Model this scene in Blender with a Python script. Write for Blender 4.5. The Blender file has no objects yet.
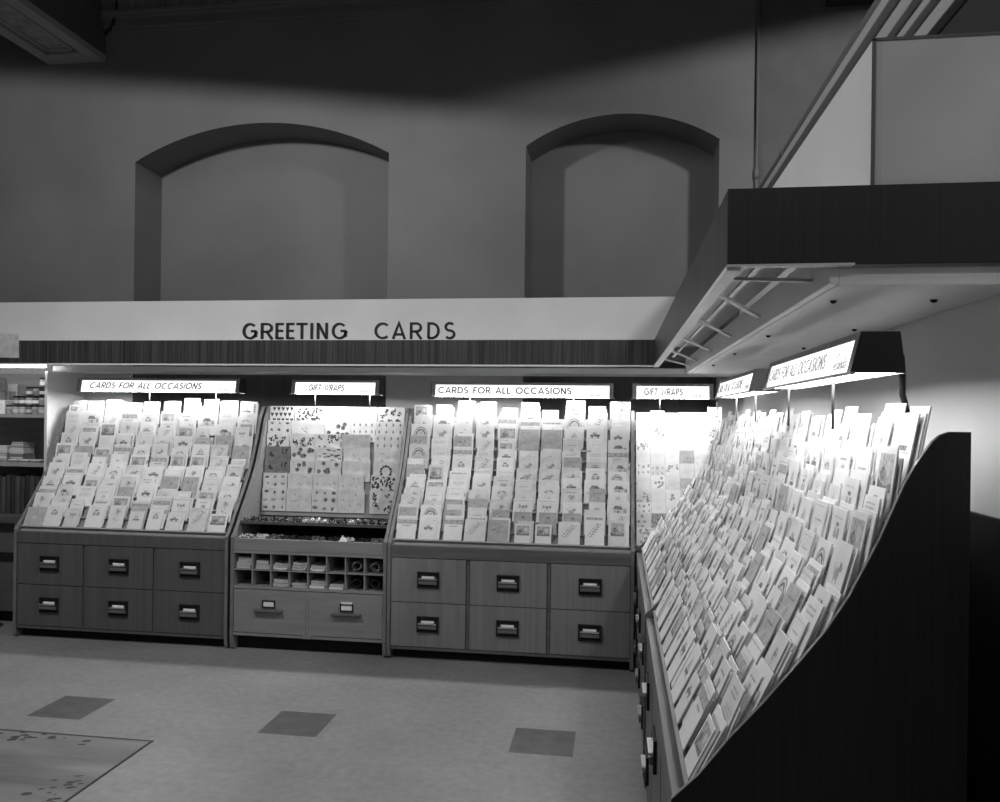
import bpy, math, random
from mathutils import Vector, Matrix
from mathutils.bvhtree import BVHTree

random.seed(7)
scene = bpy.context.scene
COL = scene.collection
PI = math.pi
rad = math.radians

# ------------------------------------------------------------------ materials
def new_mat(name):
    m = bpy.data.materials.new(name)
    m.use_nodes = True
    nt = m.node_tree
    nt.nodes.clear()
    out = nt.nodes.new('ShaderNodeOutputMaterial')
    return m, nt, out

def grey(name, v, rough=0.6, var=0.0, scale=(6, 6, 6), detail=4, metal=0.0, bump=0.0, bscale=40, spec=0.4, lo=0.35, hi=0.65):
    """plain grey paint / wood / metal: a noise stretched by `scale` (object space) varies the tone"""
    m, nt, out = new_mat(name)
    b = nt.nodes.new('ShaderNodeBsdfPrincipled')
    b.inputs['Roughness'].default_value = rough
    b.inputs['Metallic'].default_value = metal
    b.inputs['Specular IOR Level'].default_value = spec
    b.inputs['Base Color'].default_value = (v, v, v, 1)
    nt.links.new(b.outputs[0], out.inputs[0])
    tc = nt.nodes.new('ShaderNodeTexCoord')
    if var:
        mp = nt.nodes.new('ShaderNodeMapping')
        mp.inputs['Scale'].default_value = scale
        n = nt.nodes.new('ShaderNodeTexNoise')
        n.inputs['Scale'].default_value = 1.0
        n.inputs['Detail'].default_value = detail
        r = nt.nodes.new('ShaderNodeValToRGB')
        a, c = max(0, v * (1 - var)), min(1, v * (1 + var))
        r.color_ramp.elements[0].position = lo
        r.color_ramp.elements[1].position = hi
        r.color_ramp.elements[0].color = (a, a, a, 1)
        r.color_ramp.elements[1].color = (c, c, c, 1)
        nt.links.new(tc.outputs['Object'], mp.inputs[0])
        nt.links.new(mp.outputs[0], n.inputs['Vector'])
        nt.links.new(n.outputs['Fac'], r.inputs[0])
        nt.links.new(r.outputs[0], b.inputs['Base Color'])
    if bump:
        n2 = nt.nodes.new('ShaderNodeTexNoise')
        n2.inputs['Scale'].default_value = bscale
        n2.inputs['Detail'].default_value = 5
        bp = nt.nodes.new('ShaderNodeBump')
        bp.inputs['Strength'].default_value = bump
        bp.inputs['Distance'].default_value = 0.01
        nt.links.new(tc.outputs['Object'], n2.inputs['Vector'])
        nt.links.new(n2.outputs['Fac'], bp.inputs['Height'])
        nt.links.new(bp.outputs[0], b.inputs['Normal'])
    return m

def emit(name, v, strength):
    m, nt, out = new_mat(name)
    e = nt.nodes.new('ShaderNodeEmission')
    e.inputs[0].default_value = (v, v, v, 1)
    e.inputs[1].default_value = strength
    nt.links.new(e.outputs[0], out.inputs[0])
    return m

M = {}
M['wall'] = grey('painted_plaster', 0.135, 0.55, 0.10, (1.3, 1.3, 1.3), 5, bump=0.12, bscale=7)
M['wall_light'] = grey('pale_wall_paint', 0.72, 0.6, 0.06, (1.5, 1.5, 1.5), 4)
M['niche'] = grey('niche_board', 0.16, 0.7, 0.12, (20, 20, 1.5), 3)
M['ceiling'] = grey('ceiling_paint', 0.16, 0.8, 0.1)
M['ornament'] = grey('ornamental_plaster', 0.22, 0.8, 0.25, (16, 16, 16), 5, bump=0.9, bscale=30)
M['flute'] = grey('cove_plaster', 0.15, 0.8, 0.25, (30, 3, 3), 3, bump=0.5, bscale=30)
M['white_board'] = grey('white_fascia_paint', 0.55, 0.6, 0.04, (2, 2, 2), 3)
M['soffit'] = grey('soffit_paint', 0.90, 0.5, 0.05, (2, 2, 2), 3)
M['fascia'] = grey('dark_grained_wood', 0.040, 0.45, 0.55, (70, 70, 1.2), 3)
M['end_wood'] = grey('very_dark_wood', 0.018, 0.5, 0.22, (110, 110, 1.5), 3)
M['rack_dark'] = grey('dark_oak_veneer', 0.095, 0.5, 0.12, (30, 30, 1.5), 3)
M['rack_mid'] = grey('mid_oak_veneer', 0.21, 0.5, 0.10, (30, 30, 1.5), 3)
M['rack_pale'] = grey('pale_oak_veneer', 0.24, 0.5, 0.09, (3, 30, 30), 3)
M['rail'] = grey('oak_rail', 0.12, 0.45, 0.2, (1.5, 25, 25), 3)
M['edge'] = grey('oak_edging', 0.17, 0.4, 0.15, (8, 8, 8), 3)
M['inside'] = grey('oak_inner_face', 0.33, 0.6, 0.12, (4, 4, 12), 3)
M['tier'] = grey('tier_board', 0.30, 0.6, 0.08)
M['black'] = grey('black_recess', 0.008, 0.7)
M['blackmetal'] = grey('black_enamel', 0.012, 0.35)
M['toe'] = grey('toe_kick_black', 0.006, 0.8)
M['steel'] = grey('bright_steel', 0.75, 0.28, metal=1.0)
M['steel_dull'] = grey('dull_steel', 0.35, 0.4, metal=0.7)
M['label'] = grey('paper_tag', 0.8, 0.6)
M['housing'] = grey('sign_housing_enamel', 0.33, 0.4)
M['housing_dark'] = grey('sign_end_enamel', 0.014, 0.45)
M['face'] = emit('lit_sign_face', 1.0, 1.45)
M['tube'] = emit('lit_diffuser', 1.0, 30.0)
M['tube_side'] = emit('lit_side_diffuser', 1.0, 15.0)
M['strip'] = emit('lit_shelf_tube', 1.0, 13.0)
M['backlit_ink'] = emit('backlit_ink', 1.0, 0.08)
M['backlit_soft'] = emit('backlit_soft_ink', 1.0, 0.24)
M['backlit_script'] = emit('backlit_script', 1.0, 0.45)
M['letter'] = grey('black_cutout_letter', 0.010, 0.5)
M['conduit'] = grey('painted_conduit', 0.12, 0.45)
M['rod'] = grey('sign_post_metal', 0.13, 0.5)
M['rod_dark'] = grey('dark_post_metal', 0.05, 0.4, metal=0.4)
M['moulding'] = grey('moulded_trim_paint', 0.34, 0.6)
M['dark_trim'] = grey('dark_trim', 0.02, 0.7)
M['tile'] = grey('dark_vinyl_tile', 0.085, 0.42, 0.18, (14, 14, 14), 5)
PAPER = [grey('card_white', 0.85, 0.6, 0.05, (14, 14, 14), 3), grey('card_cream', 0.79, 0.6, 0.06, (14, 14, 14), 3),
         grey('card_pale', 0.71, 0.6, 0.10, (18, 18, 18), 3), grey('card_grey', 0.46, 0.6, 0.14, (22, 22, 22), 3),
         grey('card_dark', 0.22, 0.6, 0.2, (22, 22, 22), 3)]
TONE = ['white', 'cream', 'pale', 'grey', 'dark grey']
INK = [grey('ink_pale', 0.60, 0.6, 0.12, (60, 60, 60), 2), grey('ink_mid', 0.44, 0.6, 0.3, (70, 70, 70), 2), grey('ink_dark', 0.22, 0.6, 0.5, (70, 70, 70), 2)]
SINK = [grey('print_pale', 0.42, 0.6), grey('print_mid', 0.20, 0.6, 0.3, (80, 80, 80), 2), grey('print_dark', 0.06, 0.6)]

def floor_mat():
    m, nt, out = new_mat('marbled_vinyl_floor')
    b = nt.nodes.new('ShaderNodeBsdfPrincipled')
    b.inputs['Roughness'].default_value = 0.42
    tc = nt.nodes.new('ShaderNodeTexCoord')
    n1 = nt.nodes.new('ShaderNodeTexNoise'); n1.inputs['Scale'].default_value = 1.6; n1.inputs['Detail'].default_value = 8; n1.inputs['Roughness'].default_value = 0.65
    n2 = nt.nodes.new('ShaderNodeTexNoise'); n2.inputs['Scale'].default_value = 24; n2.inputs['Detail'].default_value = 6
    mx = nt.nodes.new('ShaderNodeMix'); mx.data_type = 'FLOAT'; mx.inputs[0].default_value = 0.45
    r = nt.nodes.new('ShaderNodeValToRGB')
    r.color_ramp.elements[0].position = 0.33; r.color_ramp.elements[0].color = (0.17, 0.17, 0.17, 1)
    r.color_ramp.elements[1].position = 0.68; r.color_ramp.elements[1].color = (0.285, 0.285, 0.285, 1)
    nt.links.new(tc.outputs['Object'], n1.inputs['Vector']); nt.links.new(tc.outputs['Object'], n2.inputs['Vector'])
    nt.links.new(n1.outputs['Fac'], mx.inputs[2]); nt.links.new(n2.outputs['Fac'], mx.inputs[3])
    nt.links.new(mx.outputs[0], r.inputs[0]); nt.links.new(r.outputs[0], b.inputs['Base Color'])
    nt.links.new(b.outputs[0], out.inputs[0])
    return m
M['floor'] = floor_mat()
M['hatch'] = grey('worn_hatch_vinyl', 0.17, 0.5, 0.45, (1.0, 6, 5), 8, lo=0.3, hi=0.7)

# ------------------------------------------------------------------ mesh builder
class MB:
    def __init__(s):
        s.v = []; s.f = []; s.mi = []
    def add(s, vs, fs, mi=0):
        b = len(s.v)
        s.v += [tuple(p) for p in vs]
        s.f += [tuple(b + i for i in f) for f in fs]
        s.mi += [mi] * len(fs)
        return s
    def box(s, x0, x1, y0, y1, z0, z1, mi=0, mat=None):
        vs = [(x0, y0, z0), (x1, y0, z0), (x1, y1, z0), (x0, y1, z0), (x0, y0, z1), (x1, y0, z1), (x1, y1, z1), (x0, y1, z1)]
        if mat is not None:
            vs = [mat @ Vector(p) for p in vs]
        return s.add(vs, [(0, 3, 2, 1), (4, 5, 6, 7), (0, 1, 5, 4), (1, 2, 6, 5), (2, 3, 7, 6), (3, 0, 4, 7)], mi)
    def prism(s, poly, axis, a, b, mi=0):
        """poly: 2-D outline, counter-clockwise; swept along axis from a to b"""
        def P(p, t):
            return {'x': (t, p[0], p[1]), 'y': (p[0], t, p[1]), 'z': (p[0], p[1], t)}[axis]
        n = len(poly)
        vs = [P(p, a) for p in poly] + [P(p, b) for p in poly]
        fs = [tuple(range(n))[::-1], tuple(range(n, 2 * n))] + [(i, (i + 1) % n, n + (i + 1) % n, n + i) for i in range(n)]
        return s.add(vs, fs, mi)
    def tube(s, pts, r, seg=10, mi=0, r1=None):
        pts = [Vector(p) for p in pts]
        rings = []
        n = len(pts)
        for i, p in enumerate(pts):
            d = (pts[min(i + 1, n - 1)] - pts[max(i - 1, 0)]).normalized()
            u = d.orthogonal().normalized() if i == 0 else (rings[-1][1] - d * rings[-1][1].dot(d)).normalized()
            w = d.cross(u)
            rr = r if r1 is None else r + (r1 - r) * i / (n - 1)
            rings.append(([p + (u * math.cos(2 * PI * k / seg) + w * math.sin(2 * PI * k / seg)) * rr for k in range(seg)], u))
        vs = [q for ring, _ in rings for q in ring]
        fs = []
        for i in range(n - 1):
            for k in range(seg):
                fs.append((i * seg + k, i * seg + (k + 1) % seg, (i + 1) * seg + (k + 1) % seg, (i + 1) * seg + k))
        fs.append(tuple(range(seg))[::-1]); fs.append(tuple((n - 1) * seg + k for k in range(seg)))
        return s.add(vs, fs, mi)
    def lathe(s, prof, cx=0, cy=0, seg=16, mi=0):
        vs, fs = [], []
        for r, z in prof:
            for k in range(seg):
                a = 2 * PI * k / seg
                vs.append((cx + r * math.cos(a), cy + r * math.sin(a), z))
        n = len(prof)
        for i in range(n - 1):
            for k in range(seg):
                fs.append((i * seg + k, i * seg + (k + 1) % seg, (i + 1) * seg + (k + 1) % seg, (i + 1) * seg + k))
        fs.append(tuple(range(seg))[::-1]); fs.append(tuple((n - 1) * seg + k for k in range(seg)))
        return s.add(vs, fs, mi)
    def ribbon(s, pts, w, y0, y1, mi=0, closed=False):
        """flat stroke in the x-z plane, w wide, thick from y0 (front) to y1"""
        P = [Vector((p[0], p[1])) for p in pts]
        n = len(P)
        L, Rr = [], []
        for i in range(n):
            if closed:
                a, b = P[(i - 1) % n], P[(i + 1) % n]
            else:
                a, b = P[max(i - 1, 0)], P[min(i + 1, n - 1)]
            d1 = (P[i] - a); d2 = (b - P[i])
            d1 = d1.normalized() if d1.length > 1e-9 else d2.normalized()
            d2 = d2.normalized() if d2.length > 1e-9 else d1
            t = (d1 + d2)
            t = t.normalized() if t.length > 1e-6 else d1
            nn = Vector((-t.y, t.x))
            k = 1 / max(0.5, nn.dot(Vector((-d1.y, d1.x))))
            L.append(P[i] + nn * w / 2 * k); Rr.append(P[i] - nn * w / 2 * k)
        m = n if closed else n - 1
        for i in range(m):
            j = (i + 1) % n
            q = [Rr[i], Rr[j], L[j], L[i]]
            s.prism([(c.x, c.y) for c in q], 'y', y0, y1, mi)
        return s
    def mesh(s, name, mats, smooth=False):
        me = bpy.data.meshes.new(name)
        me.from_pydata(s.v, [], s.f)
        for m in (mats if isinstance(mats, (list, tuple)) else [mats]):
            me.materials.append(m)
        me.polygons.foreach_set('material_index', s.mi)
        if smooth:
            me.polygons.foreach_set('use_smooth', [True] * len(me.polygons))
        me.update()
        return me
    def build(s, name, mats, parent=None, smooth=False, bevel=0.0):
        o = bpy.data.objects.new(name, s.mesh(name, mats, smooth))
        COL.objects.link(o)
        if parent is not None:
            o.parent = parent
        if bevel:
            b = o.modifiers.new('bevel', 'BEVEL'); b.width = bevel; b.segments = 2; b.limit_method = 'ANGLE'
        return o

ALL_LABELS = {}
def tag(o, label=None, cat=None, group=None, kind=None):
    if label:
        o['label'] = label
    if cat:
        o['category'] = cat
    if group:
        o['group'] = group
    if kind:
        o['kind'] = kind
    return o

def thing(name, loc, label, cat, rz=0.0, group=None):
    o = bpy.data.objects.new(name, None)
    COL.objects.link(o)
    o.location = loc
    o.rotation_euler = (0, 0, rz)
    o.empty_display_size = 0.05
    return tag(o, label, cat, group)

def struct(name, mb, mats, label=None, smooth=False, bevel=0.0):
    o = mb.build(name, mats, None, smooth, bevel)
    return tag(o, label, None, None, 'structure')

def ordn(k):
    return ['first', 'second', 'third', 'fourth', 'fifth', 'sixth', 'seventh', 'eighth', 'ninth', 'tenth', 'eleventh', 'twelfth', 'thirteenth', 'fourteenth', 'fifteenth', 'sixteenth',
            'seventeenth', 'eighteenth', 'nineteenth', 'twentieth', 'twenty-first', 'twenty-second', 'twenty-third', 'twenty-fourth'][k]

# ------------------------------------------------------------------ key planes (metres)
WY, WX = 5.90, 0.86              # back wall, side partition
RX, RY = 0.13, 5.06              # fronts of the racks
CEIL = 5.2

# ------------------------------------------------------------------ setting
# floor with three dark tiles let in
TILES = [(-3.03, 3.775), (-1.755, 3.775), (-0.49, 3.765)]
TS = 0.305
xs = sorted({-7.0, 5.0} | {t[0] for t in TILES} | {t[0] + TS for t in TILES})
ys = sorted({-3.0, WY} | {t[1] for t in TILES} | {t[1] + TS for t in TILES})
mb = MB()
for i in range(len(xs) - 1):
    for j in range(len(ys) - 1):
        cx, cy = (xs[i] + xs[i + 1]) / 2, (ys[j] + ys[j + 1]) / 2
        mi = 1 if any(t[0] < cx < t[0] + TS and t[1] < cy < t[1] + TS for t in TILES) else 0
        mb.add([(xs[i], ys[j], 0), (xs[i + 1], ys[j], 0), (xs[i + 1], ys[j + 1], 0), (xs[i], ys[j + 1], 0)], [(0, 1, 2, 3)], mi)
struct('floor', mb, [M['floor'], M['tile']], 'marbled grey vinyl floor with three dark square tiles')
# worn floor hatch with dark seams
mb = MB(); mb.box(-5.2, -2.21, 1.4, 3.58, 0.0005, 0.003)
struct('floor_panel', mb, M['hatch'], 'worn scuffed floor hatch with dark seams')
mb = MB()
mb.box(-5.2, -2.197, 3.58, 3.592, 0.0005, 0.004); mb.box(-2.21, -2.20, 1.4, 3.58, 0.0005, 0.004)
rr = random.Random(3)
for k in range(46):
    x = -2.24 - abs(rr.gauss(0, 0.07)); y = 3.0 + rr.gauss(0, 0.10)
    if k > 22:
        x = -2.85 + rr.gauss(0, 0.17); y = 3.53 + rr.gauss(0, 0.025)
    a = rr.uniform(0.006, 0.026); e = rr.uniform(0.2, 0.45); ph = rr.uniform(0.1, 0.5)
    mb.prism([(x + a * (0.6 + 0.7 * rr.random()) * math.cos(t) + ph * a * math.sin(t), y + a * (e + 0.3 * rr.random()) * math.sin(t)) for t in [2 * PI * q / 9 for q in range(9)]], 'z', 0.0025, 0.0033 + 0.00001 * k)
struct('floor_panel_seam_strip', mb, grey('seam_dirt', 0.05, 0.7, 0.3, (20, 20, 20), 3))

# back wall with two arched niches
N1 = dict(x0=-3.83, x1=-1.74, spring=3.585, apex=3.855)
N2 = dict(x0=-0.69, x1=0.705, spring=3.60, apex=3.81)
ND, NB = 0.38, 0.9
def arch(n, x):
    w = (n['x1'] - n['x0']) / 2; h = n['apex'] - n['spring']; R = (w * w + h * h) / (2 * h)
    cx = (n['x0'] + n['x1']) / 2
    return n['apex'] - R + math.sqrt(max(0, R * R - (x - cx) ** 2))
mb = MB()
X0, X1 = -7.0, 5.0
def wq(xa, xb, za, zb, zc=None, zd=None):
    mb.add([(xa, WY, za), (xb, WY, za if zd is None else zd), (xb, WY, zb if zc is None else zc), (xa, WY, zb)], [(0, 1, 2, 3)], 0)
for xa, xb in ((X0, N1['x0']), (N1['x1'], N2['x0']), (N2['x1'], 0.962)):
    wq(xa, xb, 2.06, CEIL)
    wq(xa, xb, 0, 2.06); mb.mi[-1] = 3          # paler tone behind the racks, below the canopy
wq(0.962, X1, 0, CEIL); mb.mi[-1] = 2  # wall is toned darker beyond the vertical conduit
for n in (N1, N2):
    K = 40
    wq(n['x0'], n['x1'], 0, NB)
    y2 = WY + ND
    for i in range(K):
        xa = n['x0'] + (n['x1'] - n['x0']) * i / K; xb = n['x0'] + (n['x1'] - n['x0']) * (i + 1) / K
        za, zb = arch(n, xa), arch(n, xb)
        mb.add([(xa, WY, za), (xb, WY, zb), (xb, WY, CEIL), (xa, WY, CEIL)], [(0, 1, 2, 3)], 0)
        mb.add([(xa, WY, za), (xa, y2, za), (xb, y2, zb), (xb, WY, zb)], [(0, 1, 2, 3)], 0)
        mb.add([(xa, y2, 2.06), (xb, y2, 2.06), (xb, y2, zb), (xa, y2, za)], [(0, 1, 2, 3)], 0)
        mb.add([(xa, y2, NB), (xb, y2, NB), (xb, y2, 2.06), (xa, y2, 2.06)], [(0, 1, 2, 3)], 1)
    for x, fl in ((n['x0'], 1), (n['x1'], 0)):
        q = [(x, WY, NB), (x, y2, NB), (x, y2, n['spring']), (x, WY, n['spring'])]
        mb.add(q if fl else q[::-1], [(0, 1, 2, 3)], 0)
    mb.add([(n['x0'], WY, NB), (n['x1'], WY, NB), (n['x1'], y2, NB), (n['x0'], y2, NB)], [(0, 1, 2, 3)], 0)
struct('wall_back', mb, [M['wall'], M['niche'], grey('darker_wall_tone', 0.09, 0.6, 0.08), grey('pale_lower_wall', 0.48, 0.6, 0.05)], 'painted plaster back wall with two shallow arched niches')

mb = MB(); mb.box(X0, X1, -3.0, WY, CEIL, CEIL + 0.1)
struct('ceiling', mb, M['ceiling'])
mb = MB(); mb.box(X0 - 0.1, X0, -3.0, WY + 0.4, 0, CEIL)
struct('wall_left', mb, M['wall'])
mb = MB(); mb.box(X0, X1, -3.1, -3.0, 0, CEIL)
struct('wall_front', mb, M['wall'])
mb = MB(); mb.box(X1, X1 + 0.1, -3.0, WY + 0.4, 0, CEIL)
struct('wall_far_right', mb, M['wall'])
# side partition behind the long rack, about 2.6 m high
mb = MB(); mb.box(WX, WX + 0.10, 1.25, WY, 0, 2.66)
struct('wall_right', mb, M['wall_light'], 'pale side partition behind the long card rack')
mb = MB(); mb.box(WX - 0.012, WX, 1.25, 2.3, 0, 1.38)  # dark sheet stands in for the end panel's shadow on the wall
struct('wall_shade_sheet', mb, M['end_wood'], 'dark sheet standing in for shade on the wall beside the black end panel')
# moulded head rail running along its top
mb = MB()
z = 2.66
steps = [(0.00, 0.035, 0.03), (0.035, 0.075, 0.012), (0.075, 0.095, 0.035), (0.095, 0.13, 0.02), (0.13, 0.15, 0.045), (0.15, 0.21, 0.03), (0.21, 0.25, 0.06)]
for a, b, d in steps:
    mb.box(WX - d, WX + 0.10, 1.95, WY, z + a, z + b)
struct('trim_1', mb, M['moulding'], 'moulded head rail running along the top of the side partition', bevel=0.004)
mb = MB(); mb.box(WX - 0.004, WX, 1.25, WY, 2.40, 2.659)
struct('trim_3', mb, M['dark_trim'], 'dark panel under the moulded head rail')
mb = MB()
for a, b, d in [(0, 0.022, 0.02), (0.03, 0.05, 0.035), (0.058, 0.09, 0.025)]:
    mb.box(WX - d, WX + 0.05, 1.80 + a, 1.80 + b, 2.42, 4.6)
struct('trim_2', mb, M['moulding'], 'fluted upright post above the boxed bulkhead', bevel=0.004)
# ceiling beam with an inset ornamental soffit, cornice and fluted cove
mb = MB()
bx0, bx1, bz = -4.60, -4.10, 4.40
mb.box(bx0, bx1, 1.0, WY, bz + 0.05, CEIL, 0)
mb.box(bx0, bx0 + 0.10, 1.0, WY, bz, bz + 0.05, 2); mb.box(bx1 - 0.10, bx1, 1.0, WY, bz, bz + 0.05, 2)
mb.box(bx0 + 0.10, bx1 - 0.10, WY - 0.16, WY, bz, bz + 0.05, 2)
mb.box(bx0 + 0.13, bx0 + 0.15, 1.0, WY - 0.19, bz + 0.01, bz + 0.05, 2); mb.box(bx1 - 0.15, bx1 - 0.13, 1.0, WY - 0.19, bz + 0.01, bz + 0.05, 2)
mb.box(bx0 + 0.13, bx1 - 0.13, WY - 0.21, WY - 0.19, bz + 0.01, bz + 0.05, 2)
mb.box(bx0 + 0.101, bx1 - 0.101, 1.0, WY - 0.161, bz + 0.03, bz + 0.051, 1)
mb.box(bx1, bx1 + 0.015, 1.0, WY, bz + 0.33, bz + 0.36, 0)
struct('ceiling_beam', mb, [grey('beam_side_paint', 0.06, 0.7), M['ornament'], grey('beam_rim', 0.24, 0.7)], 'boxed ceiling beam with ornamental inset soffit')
mb = MB()
for za, zb, d in [(4.62, 4.645, 0.02), (4.645, 4.665, 0.045), (4.665, 4.72, 0.03), (4.72, 4.74, 0.07), (4.74, 4.76, 0.09)]:
    mb.box(bx1, X1, WY - d, WY, za, zb, 0)
K = 8
for i in range(K):
    a0, a1 = PI / 2 * i / K, PI / 2 * (i + 1) / K
    ya, yb = WY - 0.05 - 0.4 * (1 - math.cos(a0)), WY - 0.05 - 0.4 * (1 - math.cos(a1))
    za, zb = 4.76 + 0.44 * math.sin(a0), 4.76 + 0.44 * math.sin(a1)
    mb.add([(bx1, ya, za), (X1, ya, za), (X1, yb, zb), (bx1, yb, zb)], [(0, 1, 2, 3)], 1)
struct('trim_4', mb, [M['wall'], M['flute']], 'moulded cornice and fluted cove at the wall head')
mb = MB(); mb.box(1.42, 2.0, 5.3, WY, 4.50, CEIL)
struct('ceiling_beam', mb, M['dark_trim'], 'short dark beam end at the wall head')

# ------------------------------------------------------------------ canopy over the racks (one continuous L)
FX, FY = 0.235, 5.27
NEAR = 1.80
CX0 = -5.3
ZB, ZT = 1.935, 2.10
can = thing('shop_canopy', (0, 0, ZB), 'long dark wood L-shaped canopy over all the racks with pale underside', 'canopy')
def cpart(name, mb, mats, **k):
    o = mb.build(name, mats, can, **k)
    o.location = (0, 0, -ZB)
    return o
mb = MB(); mb.box(CX0, FX + 0.022, FY, FY + 0.022, ZB, ZT)
cpart('fascia', mb, M['fascia'])
mb = MB(); mb.box(FX, FX + 0.022, NEAR + 0.0221, FY, ZB, ZT)
cpart('fascia', mb, M['fascia'])
mb = MB(); mb.box(FX, WX - 0.002, NEAR, NEAR + 0.022, ZB, ZT)
cpart('fascia', mb, M['end_wood'])
mb = MB()
mb.box(CX0, FX, FY + 0.022, 5.59, ZT - 0.02, ZT); mb.box(FX + 0.022, 0.534, NEAR + 0.022, 5.59, ZT - 0.02, ZT)
cpart('ledge_board', mb, M['soffit'])
# pale rim under the fascia, running round
mb = MB(); mb.box(FX + 0.0, FX + 0.03, NEAR + 0.01, FY + 0.03, ZB - 0.012, ZB); mb.box(CX0, FX, FY + 0.0, FY + 0.03, ZB - 0.010, ZB)
mb.box(FX, 0.50, NEAR, NEAR + 0.022, ZB - 0.005, ZB)
cpart('rim_strip', mb, grey('rim_paint', 0.7, 0.5))
# boxed-down soffit against the wall
mb = MB()
mb.box(-4.249, WX - 0.002, 5.53, WY - 0.002, 1.89, 1.93)
cpart('soffit_panel', mb, M['soffit'], bevel=0.003)
mb = MB(); mb.box(0.475, WX - 0.002, NEAR + 0.03, 5.53, 1.89, 1.93)
mb.box(0.455, 0.475, NEAR + 0.03, 5.53, 1.895, 1.99)
so = cpart('soffit_panel', mb, M['soffit'], bevel=0.003)
mb = MB()
for x, y in [(0.52, 2.05), (0.52, 2.9), (0.52, 3.7), (0.75, 2.05), (0.75, 2.7), (0.75, 3.4), (0.52, 4.5)]:
    mb.lathe([(0.009, 1.889), (0.006, 1.884), (0.002, 1.882)][::-1], x, y, 10)
sc = mb.build('screw_head', M['black'], so)
# timber lattice across the open trough
lat = []
for i, (ya, yb) in enumerate([(1.95, 1.99), (2.17, 2.70), (2.72, 3.35), (3.37, 4.05), (4.015, 4.75), (4.6, 5.2)]):
    mb = MB()
    d = Vector((0.455 - 0.257, yb - ya, 0)); n = Vector((-d.y, d.x, 0)).normalized() * 0.008
    a = Vector((0.257, ya, 0)); b = a + d
    mb.prism([(a - n).xy[:], (b - n).xy[:], (b + n).xy[:], (a + n).xy[:]][::-1], 'z', ZB - 0.010, ZB - 0.003)
    cpart('lattice_bar', mb, grey('lattice_%d' % i, 0.5, 0.5))
mb = MB(); mb.box(0.348, 0.362, 1.82, 5.25, ZB + 0.05, ZB + 0.058)
cpart('trough_batten', mb, M['soffit'])
# white boards standing on the ledge, boxed round to the near end
bulk = thing('bulkhead_board', (0, 0, ZT + 0.0005), 'white boxed boarding standing on the canopy ledge behind the cut-out letters', 'boarding')
BT = 2.425
mb = MB(); mb.box(CX0, 0.534, 5.59, 5.61, 0, BT - ZT); mb.build('long_board', M['white_board'], bulk)
mb = MB(); mb.box(0.534, 0.554, 1.812, 5.59, 0, BT - ZT - 0.01); mb.build('side_board', M['white_board'], bulk)
mb = MB(); mb.box(0.554, WX - 0.002, 1.812, 1.832, 0, BT - ZT - 0.01); mb.build('end_board', grey('grey_end_board', 0.60, 0.6, 0.05), bulk)
mb = MB(); mb.box(0.532, WX - 0.002, 1.809, 1.812, BT - ZT - 0.014, BT - ZT - 0.008); mb.box(0.532, 0.540, 1.809, 1.812, 0, BT - ZT - 0.01)
mb.build('corner_bead', grey('bead', 0.12, 0.5), bulk)

# conduits
o = MB().tube([(0.962, WY - 0.018, 1.95), (0.962, WY - 0.018, 3.34), (0.962, WY - 0.018, CEIL)], 0.012).lathe([(0.017, 3.30), (0.019, 3.32), (0.019, 3.36), (0.017, 3.38)], 0.962, WY - 0.018, 10).build('wall_conduit', M['wall'], None, True)
tag(o, 'thin vertical conduit pipe running up the back wall beside an arched niche', 'pipe')
zc = 2.955
o = MB().tube([(WX - 0.03, 1.75, zc), (WX - 0.03, 3.0, zc), (WX - 0.03, 5.9, zc)], 0.019)
for y in (2.62, 4.2):
    o.tube([(WX - 0.03, y, zc), (WX - 0.03, y + 0.03, zc), (WX - 0.03, y + 0.06, zc)], 0.025)
o = o.build('conduit_pipe', M['conduit'], None, True)
tag(o, 'sloping-looking conduit pipe with couplings running along top of the side partition', 'pipe')
o = MB().tube([(-3.98, 5.84, 5.1), (-3.97, 5.85, 4.8), (-4.02, 5.86, 4.66), (-4.08, 5.86, 4.60)], 0.012).build('hanging_cable', M['black'], None, True)
tag(o, 'short dark cable looping down beside the boxed ceiling beam', 'cable')

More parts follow.
